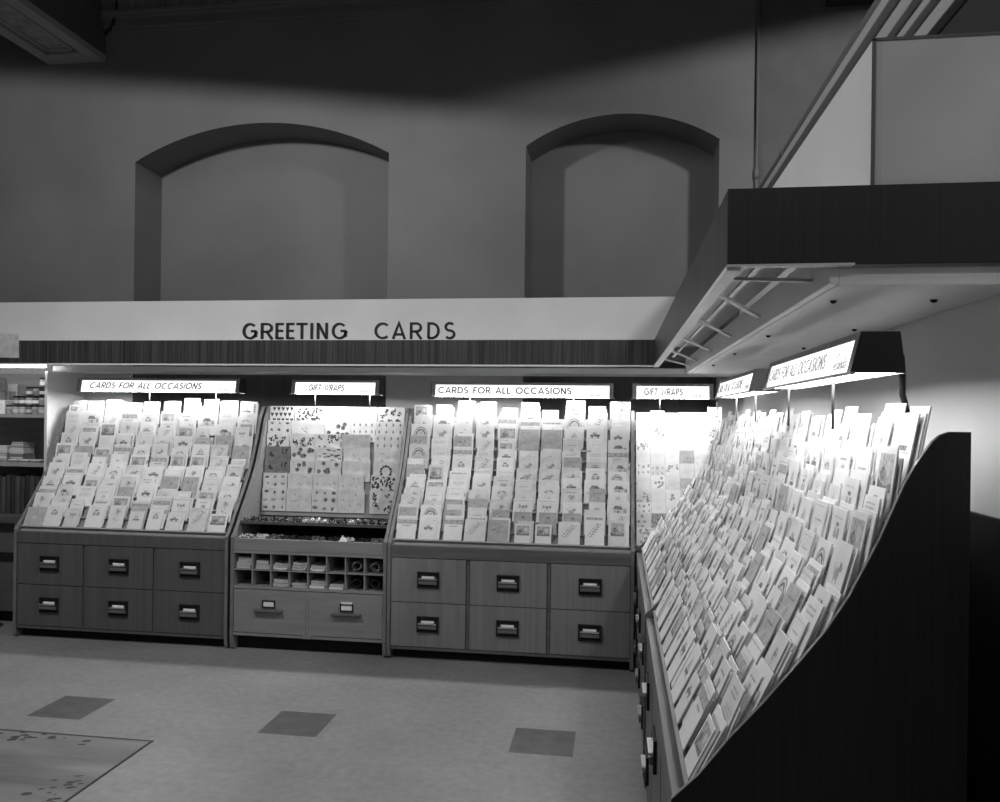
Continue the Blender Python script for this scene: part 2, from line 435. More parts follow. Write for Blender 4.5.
# ------------------------------------------------------------------ lettering
def arc(cx, cz, rx, rz, a0, a1, n=18):
    return [(cx + rx * math.cos(rad(a0 + (a1 - a0) * i / n)), cz + rz * math.sin(rad(a0 + (a1 - a0) * i / n))) for i in range(n + 1)]
GL = {   # strokes in a box one unit high; width first
    'G': (0.98, [arc(0.5, 0.5, 0.44, 0.44, 48, 360, 26), [(0.94, 0.5), (0.58, 0.5)], [(0.90, 0.5), (0.90, 0.14)]]),
    'R': (0.66, [[(0.07, 0), (0.07, 0.94), (0.36, 0.94)] + arc(0.36, 0.70, 0.23, 0.24, 90, -90, 10) + [(0.07, 0.46)], [(0.33, 0.46), (0.62, 0)]]),
    'E': (0.52, [[(0.07, 0), (0.07, 1)], [(0.07, 0.94), (0.50, 0.94)], [(0.07, 0.52), (0.46, 0.52)], [(0.07, 0.06), (0.50, 0.06)]]),
    'T': (0.62, [[(0, 0.94), (0.62, 0.94)], [(0.31, 0), (0.31, 0.94)]]),
    'I': (0.16, [[(0.08, 0), (0.08, 1)]]),
    'N': (0.72, [[(0.07, 0), (0.07, 1)], [(0.09, 0.96), (0.63, 0.04)], [(0.65, 0), (0.65, 1)]]),
    'C': (0.88, [arc(0.5, 0.5, 0.44, 0.44, 48, 312, 24)]),
    'A': (0.84, [[(0.05, 0), (0.42, 0.97), (0.79, 0)], [(0.18, 0.28), (0.66, 0.28)]]),
    'D': (0.78, [[(0.07, 0.06), (0.07, 0.94), (0.28, 0.94)] + arc(0.28, 0.5, 0.44, 0.44, 90, -90, 16) + [(0.03, 0.06)]]),
    'S': (0.60, [arc(0.30, 0.73, 0.22, 0.22, 40, 270, 14) + arc(0.30, 0.28, 0.24, 0.23, 90, -140, 14)]),
    'F': (0.50, [[(0.07, 0), (0.07, 1)], [(0.07, 0.94), (0.50, 0.94)], [(0.07, 0.50), (0.44, 0.50)]]),
    'O': (1.0, [arc(0.5, 0.5, 0.44, 0.44, 0, 360, 28)]),
    'L': (0.50, [[(0.07, 1), (0.07, 0.06), (0.50, 0.06)]]),
    'W': (1.06, [[(0.03, 1), (0.28, 0.04), (0.53, 0.96), (0.78, 0.04), (1.03, 1)]]),
    'P': (0.60, [[(0.07, 0), (0.07, 0.94), (0.32, 0.94)] + arc(0.32, 0.70, 0.23, 0.24, 90, -90, 10) + [(0.07, 0.46)]]),
}
LET = 'GREETINGCARDS'
LETX = [(38, 100), (118, 172), (185, 220), (233, 268), (278, 325), (340, 350), (368, 415), (435, 498), (620, 680), (695, 752), (770, 822), (845, 895), (915, 962)]
LBL = ['first letter G opening the word GREETING', 'letter R in the word GREETING', 'first letter E, next to the R, in GREETING', 'second letter E, next to the T, in GREETING', 'letter T in the word GREETING',
       'letter I in the word GREETING', 'letter N in the word GREETING', 'final letter G closing the word GREETING', 'letter C opening the word CARDS', 'letter A in the word CARDS',
       'letter R in the word CARDS', 'letter D in the word CARDS', 'letter S closing the word CARDS']
for ch, (a, b), lb in zip(LET, LETX, LBL):
    # pixel column -> x on the ledge line
    def lx(v):
        return -2.594 + (235 + v / 4.348 - 243.7) / (457 - 243.7) * (2.594 - 1.075)
    w, st = GL[ch]
    x0, x1 = lx(a), lx(b)
    h = 0.112
    m_ = MB()
    sx = (x1 - x0) / w
    for s_ in st:
        m_.ribbon([((p[0] - w / 2) * sx, p[1] * h) for p in s_], 0.0165 if ch != 'I' else 0.017, 0, 0.018)
    o = m_.build('cutout_letter', M['letter'])
    o.location = ((x0 + x1) / 2, FY + 0.001, ZT + 0.007)
    tag(o, 'black cut-out %s on the canopy ledge' % lb, 'letter', 'cut-out letters on the canopy ledge')

def text_words(txt, width, h, slant=0.0, word=0.62, weight=0.13):
    """capitals set to a width; one mesh builder per word"""
    words, x = [], 0.0
    for wd in txt.split(' '):
        m_ = MB()
        for ch in wd:
            w, st = GL[ch]
            for s_ in st:
                m_.ribbon([(x + p[0] * h + slant * p[1] * h, p[1] * h) for p in s_], weight * h, -0.0012, 0.0)
            x += w * h + 0.17 * h
        words.append(m_)
        x += word * h
    f = width / (x - word * h)
    for m_ in words:
        m_.v = [(p[0] * f, p[1], p[2]) for p in m_.v]
    return words
def script_mesh(w, h):
    """the looping pale hand-script beside the capitals: S a n d s"""
    m_ = MB()
    st = [[(0.20, 0.95), (0.08, 0.98), (0.0, 0.82), (0.06, 0.66), (0.16, 0.48), (0.13, 0.24), (0.02, 0.14), (-0.04, 0.24), (0.1, 0.36)],
          arc(0.34, 0.26, 0.07, 0.14, 20, 380, 14), [(0.41, 0.4), (0.41, 0.16), (0.45, 0.12)],
          [(0.49, 0.4), (0.49, 0.13)], [(0.49, 0.3), (0.55, 0.39), (0.60, 0.32), (0.60, 0.16), (0.64, 0.12)],
          arc(0.72, 0.26, 0.07, 0.14, 20, 380, 14), [(0.82, 0.8), (0.79, 0.16), (0.84, 0.12)],
          [(0.98, 0.38), (0.91, 0.38), (0.95, 0.26), (0.98, 0.16), (0.89, 0.13)], [(0.05, 0.02), (0.5, 0.06), (1.0, 0.02)]]
    for s_ in st:
        m_.ribbon([((p[0] + 0.12 * p[1]) * w, p[1] * h) for p in s_], 0.08 * h, -0.0012, 0)
    return m_

# ------------------------------------------------------------------ lit signs
def sign(loc, rz, L, text, label, slant, tw, tx, posts, post_mat, post_h, hz=0.105, end_mat=None, ink=None, weight=0.19, tube=None):
    """local: x along the sign (centred), y into the rack, z up from the bottom edge"""
    root = thing('light_box_sign', loc, label, 'lit sign', rz, 'lit box signs over the racks')
    D0, D1, T0 = 0.0, 0.112, 0.022      # bottom front, back, top front
    x0, x1 = -L / 2, L / 2
    end = end_mat or M['housing_dark']
    slope = T0 / hz
    mb = MB()
    mb.add([(x0, T0, hz), (x1, T0, hz), (x1, D1 - 0.012, hz), (x0, D1 - 0.012, hz)], [(0, 1, 2, 3)])
    mb.box(x0, x1, T0, D1 - 0.012, hz - 0.004, hz)
    mb.prism([(D1 - 0.004, 0), (D1, 0), (D1 - 0.012, hz), (D1 - 0.016, hz)], 'x', x0, x1)
    # frame round the face: top band, side bands, bottom lip
    def band(xa, xb, za, zb):
        ya, yb = slope * za, slope * zb
        mb.prism([(ya - 0.004, za), (ya + 0.004, za), (yb + 0.004, zb), (yb - 0.004, zb)], 'x', xa, xb)
    band(x0, x1, hz * 0.83, hz)
    band(x0, x0 + 0.028, 0, hz * 0.83); band(x1 - 0.028, x1, 0, hz * 0.83)
    mb.build('housing', M['housing'], root)
    for xa, xb in ((x0 - 0.004, x0), (x1, x1 + 0.004)):
        mb = MB(); mb.prism([(-0.004, 0), (D1, 0), (D1 - 0.012, hz), (T0 - 0.004, hz)], 'x', xa, xb)
        mb.build('end_cap', end, root)
    mb = MB()
    mb.prism([(0, 0.004), (0.003, 0.004), (slope * hz * 0.83 + 0.003, hz * 0.83), (slope * hz * 0.83, hz * 0.83)], 'x', x0 + 0.028, x1 - 0.028)
    face = mb.build('face_panel', M['face'], root)
    # bottom lip and diffuser
    mb = MB(); mb.box(x0 - 0.012, x1 + 0.012, -0.006, 0.004, -0.003, 0.003)
    mb.build('bottom_lip', M['steel_dull'], root)
    mb = MB(); mb.box(x0 + 0.004, x1 - 0.004, 0.006, D1 - 0.006, 0.002, 0.005)
    mb.build('diffuser', tube or M['tube'], root)
    # lettering lies on the tilted face
    def on_face(m_, xo, zo):
        m_.v = [(p[0] + xo, p[1] + slope * (p[2] + zo) - 0.0022, p[2] + zo) for p in m_.v]
        return m_
    h = hz * 0.42
    for wd in text_words(text, tw, h, slant=slant, weight=weight):
        on_face(wd, tx, hz * 0.26).build('lettering', ink or M['backlit_ink'], face)
    on_face(script_mesh(L * (0.10 if L > 0.9 else 0.17), h * 1.0), L * (0.345 if L > 0.9 else 0.22), hz * 0.16).build('script_lettering', M['backlit_script'], face)
    for xp in posts:
        m_ = MB(); m_.tube([(xp, 0.07, -post_h), (xp, 0.07, -post_h / 2), (xp, 0.07, 0.001)], 0.004, 8)
        m_.build('post', post_mat, root, True)
    return root
SY = 5.492
S1 = sign((-3.370, SY, 1.736), 0, 1.287, 'CARDS FOR ALL OCCASIONS', 'lit sign reading CARDS FOR ALL OCCASIONS over the rack beside the jar shelves', 0.28, 0.90, -0.55, (-0.1, 0.43), M['rod'], 0.10)
S2 = sign((-2.000, SY, 1.731), 0, 0.653, 'GIFT WRAPS', 'lit GIFT WRAPS sign on two posts over the centre wrapping paper display', 0.28, 0.27, -0.20, (-0.17, 0.24), M['rod'], 0.10)
S3 = sign((-0.657, SY, 1.721), 0, 1.267, 'CARDS FOR ALL OCCASIONS', 'lit sign reading CARDS FOR ALL OCCASIONS between the two GIFT WRAPS signs', 0.0, 0.94, -0.585, (-0.37, 0.36), M['rod'], 0.09)
S4 = sign((0.371, SY, 1.721), 0, 0.535, 'GIFT WRAPS', 'lit GIFT WRAPS sign in the corner where the two walls of racks meet', 0.1, 0.26, -0.19, (-0.08, 0.30), M['rod'], 0.072)
S5 = sign((0.52, 3.81, 1.705), -PI / 2, 1.10, 'CARDS FOR ALL OCCASIONS', 'lit sign over the far bay of the side rack, next to the corner', 0.0, 0.80, -0.50, (-0.3, 0.25), M['rod'], 0.12, 0.09, M['housing'], M['backlit_soft'], 0.11, M['tube_side'])
S6 = sign((0.515, 2.395, 1.703), -PI / 2, 1.05, 'CARDS FOR ALL OCCASIONS', 'lit sign with big dark end cap over the near bay of the side rack', 0.1, 0.75, -0.475, (-0.47, 0.10), M['rod_dark'], 0.13, 0.092, None, M['backlit_soft'], 0.11, M['tube_side'])
o = MB().tube([(0.6255, 1.95, 1.762), (0.640, 1.96, 1.758), (0.655, 1.98, 1.745), (0.664, 2.0, 1.71), (0.668, 2.01, 1.66), (0.676, 2.02, 1.645), (0.690, 2.03, 1.60)], 0.0075, 8).build('sign_cable', M['black'], None, True)
tag(o, 'thick black cable looping down from the dark end of the nearest sign', 'cable')

# ------------------------------------------------------------------ racks
PROF = [(0.0, 0.757), (0.06, 0.816), (0.123, 0.898), (0.195, 0.980), (0.267, 1.069), (0.322, 1.140), (0.368, 1.214), (0.427, 1.334), (0.476, 1.452), (0.497, 1.492), (0.515, 1.520), (0.531, 1.543), (0.545, 1.556), (0.562, 1.563), (0.605, 1.563)]
def prof(zt):
    k = (zt - 0.757) / (1.563 - 0.757)
    return [(d, 0.757 + (z - 0.757) * k) for d, z in PROF]
def slant(zt, off):
    """the tier line: the panel's slanted edge, set back along its normal"""
    P = [p for p in prof(zt) if p[0] <= 0.52]
    out = []
    for i, p in enumerate(P):
        a, b = P[max(0, i - 1)], P[min(len(P) - 1, i + 1)]
        t = Vector((b[0] - a[0], b[1] - a[1])).normalized()
        out.append((p[0] + t.y * off, p[1] - t.x * off))
    return out
def along(poly, s):
    for a, b in zip(poly, poly[1:]):
        l = math.hypot(b[0] - a[0], b[1] - a[1])
        if s <= l or (a, b) == (poly[-2], poly[-1]):
            t = Vector((b[0] - a[0], b[1] - a[1])) / l
            return Vector(a) + t * s, t
        s -= l
def length(poly):
    return sum(math.hypot(b[0] - a[0], b[1] - a[1]) for a, b in zip(poly, poly[1:]))
RD = 0.70        # depth of a rack body

def side_panel_mb(x0, x1, zt):
    P = prof(zt)
    poly = [(0.045, 0.0), (0.605, 0.0)] + P[::-1] + [(0.0, 0.08), (0.008, 0.02)]
    mb = MB()
    mb.prism(poly, 'x', x0, x1, 0)
    # the front edging is a slightly paler strip
    pts = [(0.008, 0.02), (0.0, 0.08)] + P
    for a, b in zip(pts, pts[1:]):
        t = Vector((b[0] - a[0], b[1] - a[1])).normalized(); n = Vector((-t.y, t.x)) * 0.0015
        mb.prism([(a[0] - n.x, a[1] - n.y), (a[0] + n.x, a[1] + n.y), (b[0] + n.x, b[1] + n.y), (b[0] - n.x, b[1] - n.y)], 'x', x0 + 0.0008, x1 - 0.0008, 1)
    return mb

def pull(root, drawer, x, z, bw=0.072, bh=0.052):
    """recessed cup pull: dark frame, bright grip bar and a slip of card"""
    fr = MB()
    for xa, xb, za, zb in [(x - bw, x + bw, z + bh - 0.008, z + bh), (x - bw, x + bw, z - bh, z - bh + 0.008), (x - bw, x - bw + 0.008, z - bh, z + bh), (x + bw - 0.008, x + bw, z - bh, z + bh)]:
        fr.box(xa, xb, -0.012, -0.0005, za, zb, 0)
    fr.box(x - bw + 0.008, x + bw - 0.008, -0.003, -0.0005, z - bh + 0.008, z + bh - 0.008, 1)
    h = fr.build('handle', [M['blackmetal'], M['black']], drawer, bevel=0.002)
    g = MB(); g.prism([(-0.022, z - 0.026), (-0.003, z - 0.030), (-0.003, z + 0.002), (-0.024, z - 0.004)], 'x', x - bw + 0.011, x + bw - 0.011, 0)
    g.box(x - bw + 0.011, x + bw - 0.011, -0.026, -0.0035, z + 0.003, z + 0.012, 1)
    g.build('handle_grip', [grey_grip, M['steel']], drawer)
    l = MB(); l.box(x - 0.042, x + 0.042, -0.010, -0.0035, z + 0.0125, z + 0.024, 0)
    l.build('label_card', M['label'], drawer)
    return h
grey_grip = grey('grip_metal', 0.22, 0.35, metal=0.6)

LEDGES = {}
def rack(name, loc, rz, L, zt, label, woods, ntier, drawers=True, panels=(True, True), near_mat=None, group=None, lip_z=0.745, T=0.022):
    root = thing(name, loc, label, 'display rack', rz, group)
    xa, xb = 0.0, L
    if panels[0]:
        side_panel_mb(0, T, zt).build('side_panel', [woods['side'], M['edge'], M['inside']], root)
        xa = T
    if panels[1]:
        pm = near_mat or woods['side']
        side_panel_mb(L - T, L, zt).build('side_panel', [pm, M['edge'], M['inside']], root)
        xb = L - T
    # slanted backing board
    S = slant(zt, 0.034)
    S2 = [(0.02, 0.70)] + S
    mb = MB()
    for a, b in zip(S2, S2[1:]):
        mb.prism([a, (a[0] + 0.012, a[1]), (b[0] + 0.012, b[1]), b], 'x', xa + 0.0005, xb - 0.0005)
    mb.build('backing_board', M['tier'], root)
    Ls = length(S)
    tiers = []
    for i in range(ntier):
        s = 0.035 + (Ls - 0.125) * i / (ntier - 1)
        p, t = along(S, s)
        n = Vector((-t.y, t.x))
        # ledge
        mb = MB()
        q = [p, p + n * 0.023, p + n * 0.023 + t * 0.010, p + n * 0.0215 + t * 0.010, p + n * 0.0215 + t * 0.003, p + t * 0.003]
        mb.prism([(v.x, v.y) for v in q], 'x', xa + 0.001, xb - 0.001)
        mb.build('tier_ledge', M['tier'], root)
        LEDGES.setdefault(root.name, []).append((mb.v, mb.f))
        tiers.append((p, t, n))
    # lip rail
    mb = MB(); mb.prism([(0.004, 0.665), (0.024, 0.665), (0.024, 0.70), (0.050, 0.70), (0.050, lip_z), (0.004, lip_z)], 'x', xa, xb)
    mb.build('lip_rail', woods['lip'], root, bevel=0.003)
    if drawers:
        mb = MB(); mb.box(xa, xb, 0.028, 0.58, 0.085, 0.665)
        mb.build('carcass', woods['lip'], root)
        mb = MB(); mb.box(xa, xb, 0.075, 0.56, 0.0, 0.085)
        mb.build('toe_kick', M['toe'], root)
        mb = MB(); mb.box(xa, xb, 0.010, 0.028, 0.066, 0.084); mb.box(L / 2 - 0.03, L / 2 + 0.03, 0.006, 0.012, 0.070, 0.085)
        mb.build('bottom_rail', woods['lip'], root)
        st = 0.020
        dw = (xb - xa - 2 * st) / 3
        for c in range(3):
            x0 = xa + c * (dw + st)
            if c:
                mb = MB(); mb.box(x0 - st + 0.001, x0 - 0.001, 0.016, 0.028, 0.085, 0.664)
                mb.build('stile', woods['stile'], root)
            for r, (z0, z1) in enumerate([(0.088, 0.372), (0.377, 0.661)]):
                mb = MB(); mb.box(x0 + 0.003, x0 + dw - 0.003, 0, 0.020, 0, z1 - z0)
                d = mb.build('drawer', woods['drawer'], root, bevel=0.0015)
                d.location = (0, 0.0085, z0)
                pull(root, d, x0 + dw / 2, (z1 - z0) * 0.52)
    return root, tiers, xa, xb

W_L = dict(side=M['rack_dark'], lip=M['rack_dark'], drawer=M['rack_dark'], stile=M['rack_dark'])
W_M = dict(side=M['rack_mid'], lip=M['rail'], drawer=M['rack_mid'], stile=M['rail'])
W_R = dict(side=M['rail'], lip=M['rail'], drawer=M['rack_dark'], stile=M['rack_dark'])
ZTB, ZTR = 1.640, 1.575
rackL = rack('card_rack', (-4.172, RY, 0), 0, 1.597, ZTB, 'dark wooden card rack with six drawers beside the jar shelves', W_L, 11)
rackM = rack('card_rack', (-1.469, RY, 0), 0, 1.590, ZTB, 'paler wooden card rack with six drawers beside the corner', W_M, 12)
rackF = rack('card_rack', (RX, 5.13, 0), -PI / 2, 1.655, ZTR, 'far bay of the side card rack, ending at the room corner', W_R, 11, T=0.013)
rackN = rack('card_rack', (RX, 3.473, 0), -PI / 2, 1.673, ZTR, 'near bay of the side card rack with tall black end panel', W_R, 11, near_mat=M['end_wood'], T=0.013)
rackC = rack('corner_display', (0.1245, 5.137, 0), 0, 0.60, ZTB, 'corner display of square wrapping papers between the two runs of racks', W_M, 10, drawers=False, panels=(False, False))

# ------------------------------------------------------------------ cards
def ell(cx, cz, rx, rz, n=12, a0=0, a1=360):
    return [(cx + rx * math.cos(rad(a0 + (a1 - a0) * i / n)), cz + rz * math.sin(rad(a0 + (a1 - a0) * i / n))) for i in range(n)]
def line(x0, z0, x1, z1, w):
    d = Vector((x1 - x0, z1 - z0)).normalized(); n = Vector((-d.y, d.x)) * w / 2
    return [(x0 - n.x, z0 - n.y), (x1 - n.x, z1 - n.y), (x1 + n.x, z1 + n.y), (x0 + n.x, z0 + n.y)]
def rect(x0, x1, z0, z1):
    return [(x0, z0), (x1, z0), (x1, z1), (x0, z1)]
def ringseg(cx, cz, r0, r1, a0, a1, n=9):
    o = []
    for i in range(n):
        b0, b1 = rad(a0 + (a1 - a0) * i / n), rad(a0 + (a1 - a0) * (i + 1) / n)
        o.append([(cx + r0 * math.cos(b0), cz + r0 * math.sin(b0)), (cx + r1 * math.cos(b0), cz + r1 * math.sin(b0)), (cx + r1 * math.cos(b1), cz + r1 * math.sin(b1)), (cx + r0 * math.cos(b1), cz + r0 * math.sin(b1))])
    return o
def textrow(z, x0, x1, rng, k=6, h=0.03):
    o, x = [], x0
    while x < x1:
        w = rng.uniform(0.03, 0.09)
        o.append(rect(x, min(x + w, x1), z, z + h)); x += w + 0.03
    return o
# each design: list of (polygon, ink) in card units (0..1 both ways); the upper half is what shows
def design(kind, rng):
    P = []
    if kind == 'rose':
        cx, cz = rng.uniform(0.35, 0.65), rng.uniform(0.62, 0.75)
        for k in range(6):
            a = k * 60
            P.append((ell(cx + 0.10 * math.cos(rad(a)), cz + 0.07 * math.sin(rad(a)), 0.07, 0.05, 8), 0 if k % 2 else 1))
        P.append((ell(cx, cz, 0.06, 0.04, 8), 2))
        P.append((line(cx, cz - 0.08, cx - 0.1, 0.25, 0.02), 1)); P.append((ell(cx - 0.15, 0.42, 0.09, 0.03, 8), 1)); P.append((ell(cx + 0.08, 0.36, 0.09, 0.03, 8), 0))
    elif kind == 'bird':
        P += [(ell(0.5, 0.62, 0.17, 0.09), 1), (ell(0.66, 0.71, 0.07, 0.05), 1), ([(0.72, 0.72), (0.80, 0.70), (0.72, 0.69)], 2), ([(0.36, 0.62), (0.18, 0.54), (0.22, 0.50), (0.42, 0.57)], 2), (line(0.50, 0.53, 0.48, 0.44, 0.02), 2), (line(0.55, 0.53, 0.55, 0.44, 0.02), 2), (line(0.2, 0.43, 0.85, 0.46, 0.02), 1)]
    elif kind == 'motor car':
        P += [(rect(0.22, 0.78, 0.58, 0.66), 2), ([(0.34, 0.66), (0.64, 0.66), (0.58, 0.75), (0.38, 0.75)], 1), (ell(0.33, 0.57, 0.07, 0.05), 2), (ell(0.67, 0.57, 0.07, 0.05), 2), (line(0.12, 0.51, 0.88, 0.51, 0.012), 1)]
    elif kind == 'rainbow arch':
        for r0, r1, k in ((0.36, 0.30, 1), (0.27, 0.20, 2), (0.17, 0.0, 0)):
            P += [(q, k) for q in ringseg(0.5, 0.52, r1, r0, 0, 180)]
        P.append((rect(0.12, 0.88, 0.44, 0.48), 1))
    elif kind == 'vase of flowers':
        P += [([(0.42, 0.3), (0.58, 0.3), (0.64, 0.48), (0.36, 0.48)], 1)]
        for k in range(7):
            a = 20 + k * 23
            x, z = 0.5 + 0.24 * math.cos(rad(a)), 0.56 + 0.24 * math.sin(rad(a))
            P += [(line(0.5, 0.48, x, z, 0.014), 1), (ell(x, z, 0.055, 0.035, 8), k % 3)]
    elif kind == 'cottage':
        P += [(rect(0.30, 0.70, 0.45, 0.62), 0), ([(0.25, 0.62), (0.75, 0.62), (0.62, 0.76), (0.38, 0.76)], 2), (rect(0.46, 0.54, 0.45, 0.56), 2), (rect(0.34, 0.42, 0.52, 0.58), 1), (ell(0.82, 0.56, 0.09, 0.11), 1), (rect(0.1, 0.9, 0.42, 0.45), 1)]
    elif kind == 'printed scene':
        P += [(rect(0.10, 0.90, 0.40, 0.90), 1), (ell(0.35, 0.62, 0.14, 0.10), 2), (ell(0.66, 0.70, 0.12, 0.12), 0), ([(0.10, 0.40), (0.9, 0.40), (0.9, 0.52), (0.5, 0.47), (0.1, 0.56)], 2)]
    elif kind == 'line border':
        for q in (rect(0.08, 0.92, 0.90, 0.915), rect(0.08, 0.92, 0.08, 0.095), rect(0.08, 0.10, 0.08, 0.915), rect(0.90, 0.92, 0.08, 0.915)):
            P.append((q, 0))
        P += [(q, 1) for q in textrow(0.66, 0.25, 0.75, rng)] + [(ell(0.5, 0.45, 0.13, 0.09), 0)]
    elif kind == 'bells':
        for cx, s in ((0.40, 1), (0.62, -1)):
            P += [([(cx - 0.11, 0.55), (cx + 0.11, 0.55), (cx + 0.06, 0.70), (cx - 0.06, 0.70)], 1), (ell(cx, 0.54, 0.03, 0.025, 8), 2)]
        P += [(ell(0.5, 0.75, 0.11, 0.035), 2)] + [(q, 0) for q in textrow(0.84, 0.2, 0.8, rng)]
    elif kind == 'leafy spray':
        P.append((line(0.25, 0.30, 0.72, 0.84, 0.018), 2))
        for k in range(6):
            t = k / 5
            x, z = 0.27 + 0.43 * t, 0.34 + 0.46 * t
            P += [([(x, z), (x - 0.14, z + 0.04), (x - 0.10, z + 0.08)], 1 + k % 2), ([(x, z), (x + 0.14, z - 0.01), (x + 0.12, z + 0.05)], 1)]
    elif kind == 'heart':
        P += [(ell(0.43, 0.66, 0.085, 0.06), 1), (ell(0.57, 0.66, 0.085, 0.06), 1), ([(0.355, 0.64), (0.5, 0.50), (0.645, 0.64)], 1)] + [(q, 2) for q in textrow(0.80, 0.22, 0.78, rng)]
    elif kind == 'sailing boat':
        P += [([(0.30, 0.50), (0.70, 0.50), (0.76, 0.57), (0.24, 0.57)], 2), ([(0.50, 0.59), (0.70, 0.59), (0.50, 0.86)], 0), ([(0.47, 0.59), (0.32, 0.59), (0.47, 0.80)], 1), (rect(0.1, 0.9, 0.46, 0.485), 0)]
    elif kind == 'ribbon bow':
        P += [([(0.5, 0.66), (0.28, 0.76), (0.28, 0.58)], 1), ([(0.5, 0.66), (0.72, 0.58), (0.72, 0.76)], 1), (ell(0.5, 0.66, 0.05, 0.04), 2), (line(0.5, 0.64, 0.38, 0.44, 0.03), 1), (line(0.5, 0.64, 0.62, 0.44, 0.03), 1), (rect(0.05, 0.95, 0.90, 0.93), 0)]
    elif kind == 'greeting verse':
        for z in (0.86, 0.78, 0.60, 0.54, 0.48):
            P += [(q, 1 if z > 0.7 else 0) for q in textrow(z, 0.18, rng.uniform(0.7, 0.85), rng)]
    elif kind == 'small dog':
        P += [(ell(0.48, 0.56, 0.16, 0.09), 1), (ell(0.66, 0.66, 0.085, 0.065), 1), (ell(0.60, 0.68, 0.03, 0.06), 2), (rect(0.36, 0.40, 0.42, 0.52), 1), (rect(0.56, 0.60, 0.42, 0.52), 1), (line(0.33, 0.6, 0.24, 0.70, 0.025), 1), (ell(0.74, 0.65, 0.02, 0.016, 6), 2)]
    elif kind == 'broad band':
        P += [(rect(0.0, 1.0, 0.66, 0.84), 1), (rect(0, 1, 0.88, 0.90), 0)] + [(q, 2) for q in textrow(0.56, 0.3, 0.72, rng)]
    return P
KINDS = ['rose', 'bird', 'motor car', 'rainbow arch', 'vase of flowers', 'cottage', 'printed scene', 'line border', 'bells', 'leafy spray', 'heart', 'sailing boat', 'ribbon bow', 'greeting verse', 'small dog', 'broad band']

def card_mb(w, h, tone, kind, rng, gap=0.005):
    """a folded card: two thin leaves joined at a spine, printed on the front"""
    mb = MB(); t = 0.0009
    mb.box(-w / 2, w / 2, 0, t, 0, h, 0)
    vs = [(-w / 2, t, 0), (w / 2, gap, 0), (w / 2, gap + t, 0), (-w / 2, t * 2, 0), (-w / 2, t, h), (w / 2, gap, h), (w / 2, gap + t, h), (-w / 2, t * 2, h)]
    mb.add(vs, [(0, 3, 2, 1), (4, 5, 6, 7), (0, 1, 5, 4), (1, 2, 6, 5), (2, 3, 7, 6), (3, 0, 4, 7)], 0)
    for k, (poly, ink) in enumerate(design(kind, rng)):
        y = -0.00025 - 0.00004 * k
        mb.add([((p[0] - 0.5) * w, y, p[1] * h) for p in poly], [tuple(range(len(poly)))], 1 + ink)
        # wind it to face the front (-y)
        a = sum(poly[i][0] * poly[(i + 1) % len(poly)][1] - poly[(i + 1) % len(poly)][0] * poly[i][1] for i in range(len(poly)))
        if a < 0:
            f = mb.f[-1]; mb.f[-1] = f[::-1]
    return mb
VAR = []      # (mesh, tone, kind, w, h)
vr = random.Random(21)
TW = [0, 0, 1, 0, 1, 2, 0, 1, 2, 0, 1, 2, 3, 0, 1, 2, 0, 3, 1]
for i in range(96):
    w = vr.choice([0.105, 0.115, 0.122, 0.130, 0.138]); h = vr.choice([0.130, 0.140, 0.150, 0.160, 0.170])
    tone = TW[i % len(TW)]; kind = KINDS[(i * 7 + i // 16) % 16]
    mb = card_mb(w, h, tone, kind, vr, 0.0022)
    VAR.append((mb, mb.mesh('greeting_card', [PAPER[tone]] + INK), tone, kind, w, h))
LIGHTV = [k for k, v in enumerate(VAR) if v[2] <= 1]
NARROW = [k for k, v in enumerate(VAR) if v[4] <= 0.123]

cards = []    # dicts: matrix, variant, label, group
def put(root_loc, rz, x, p, n, t, off, lean, dx, dz, roll, var):
    q = p + n * off + t * dz
    loc = Matrix.Translation(root_loc) @ Matrix.Rotation(rz, 4, 'Z')
    m = loc @ Matrix.Translation((x + dx, q.x, q.y)) @ Matrix.Rotation(-lean, 4, 'X') @ Matrix.Rotation(roll, 4, 'Y')
    return m

def where(r, nr):
    return '%s row up' % ordn(r)

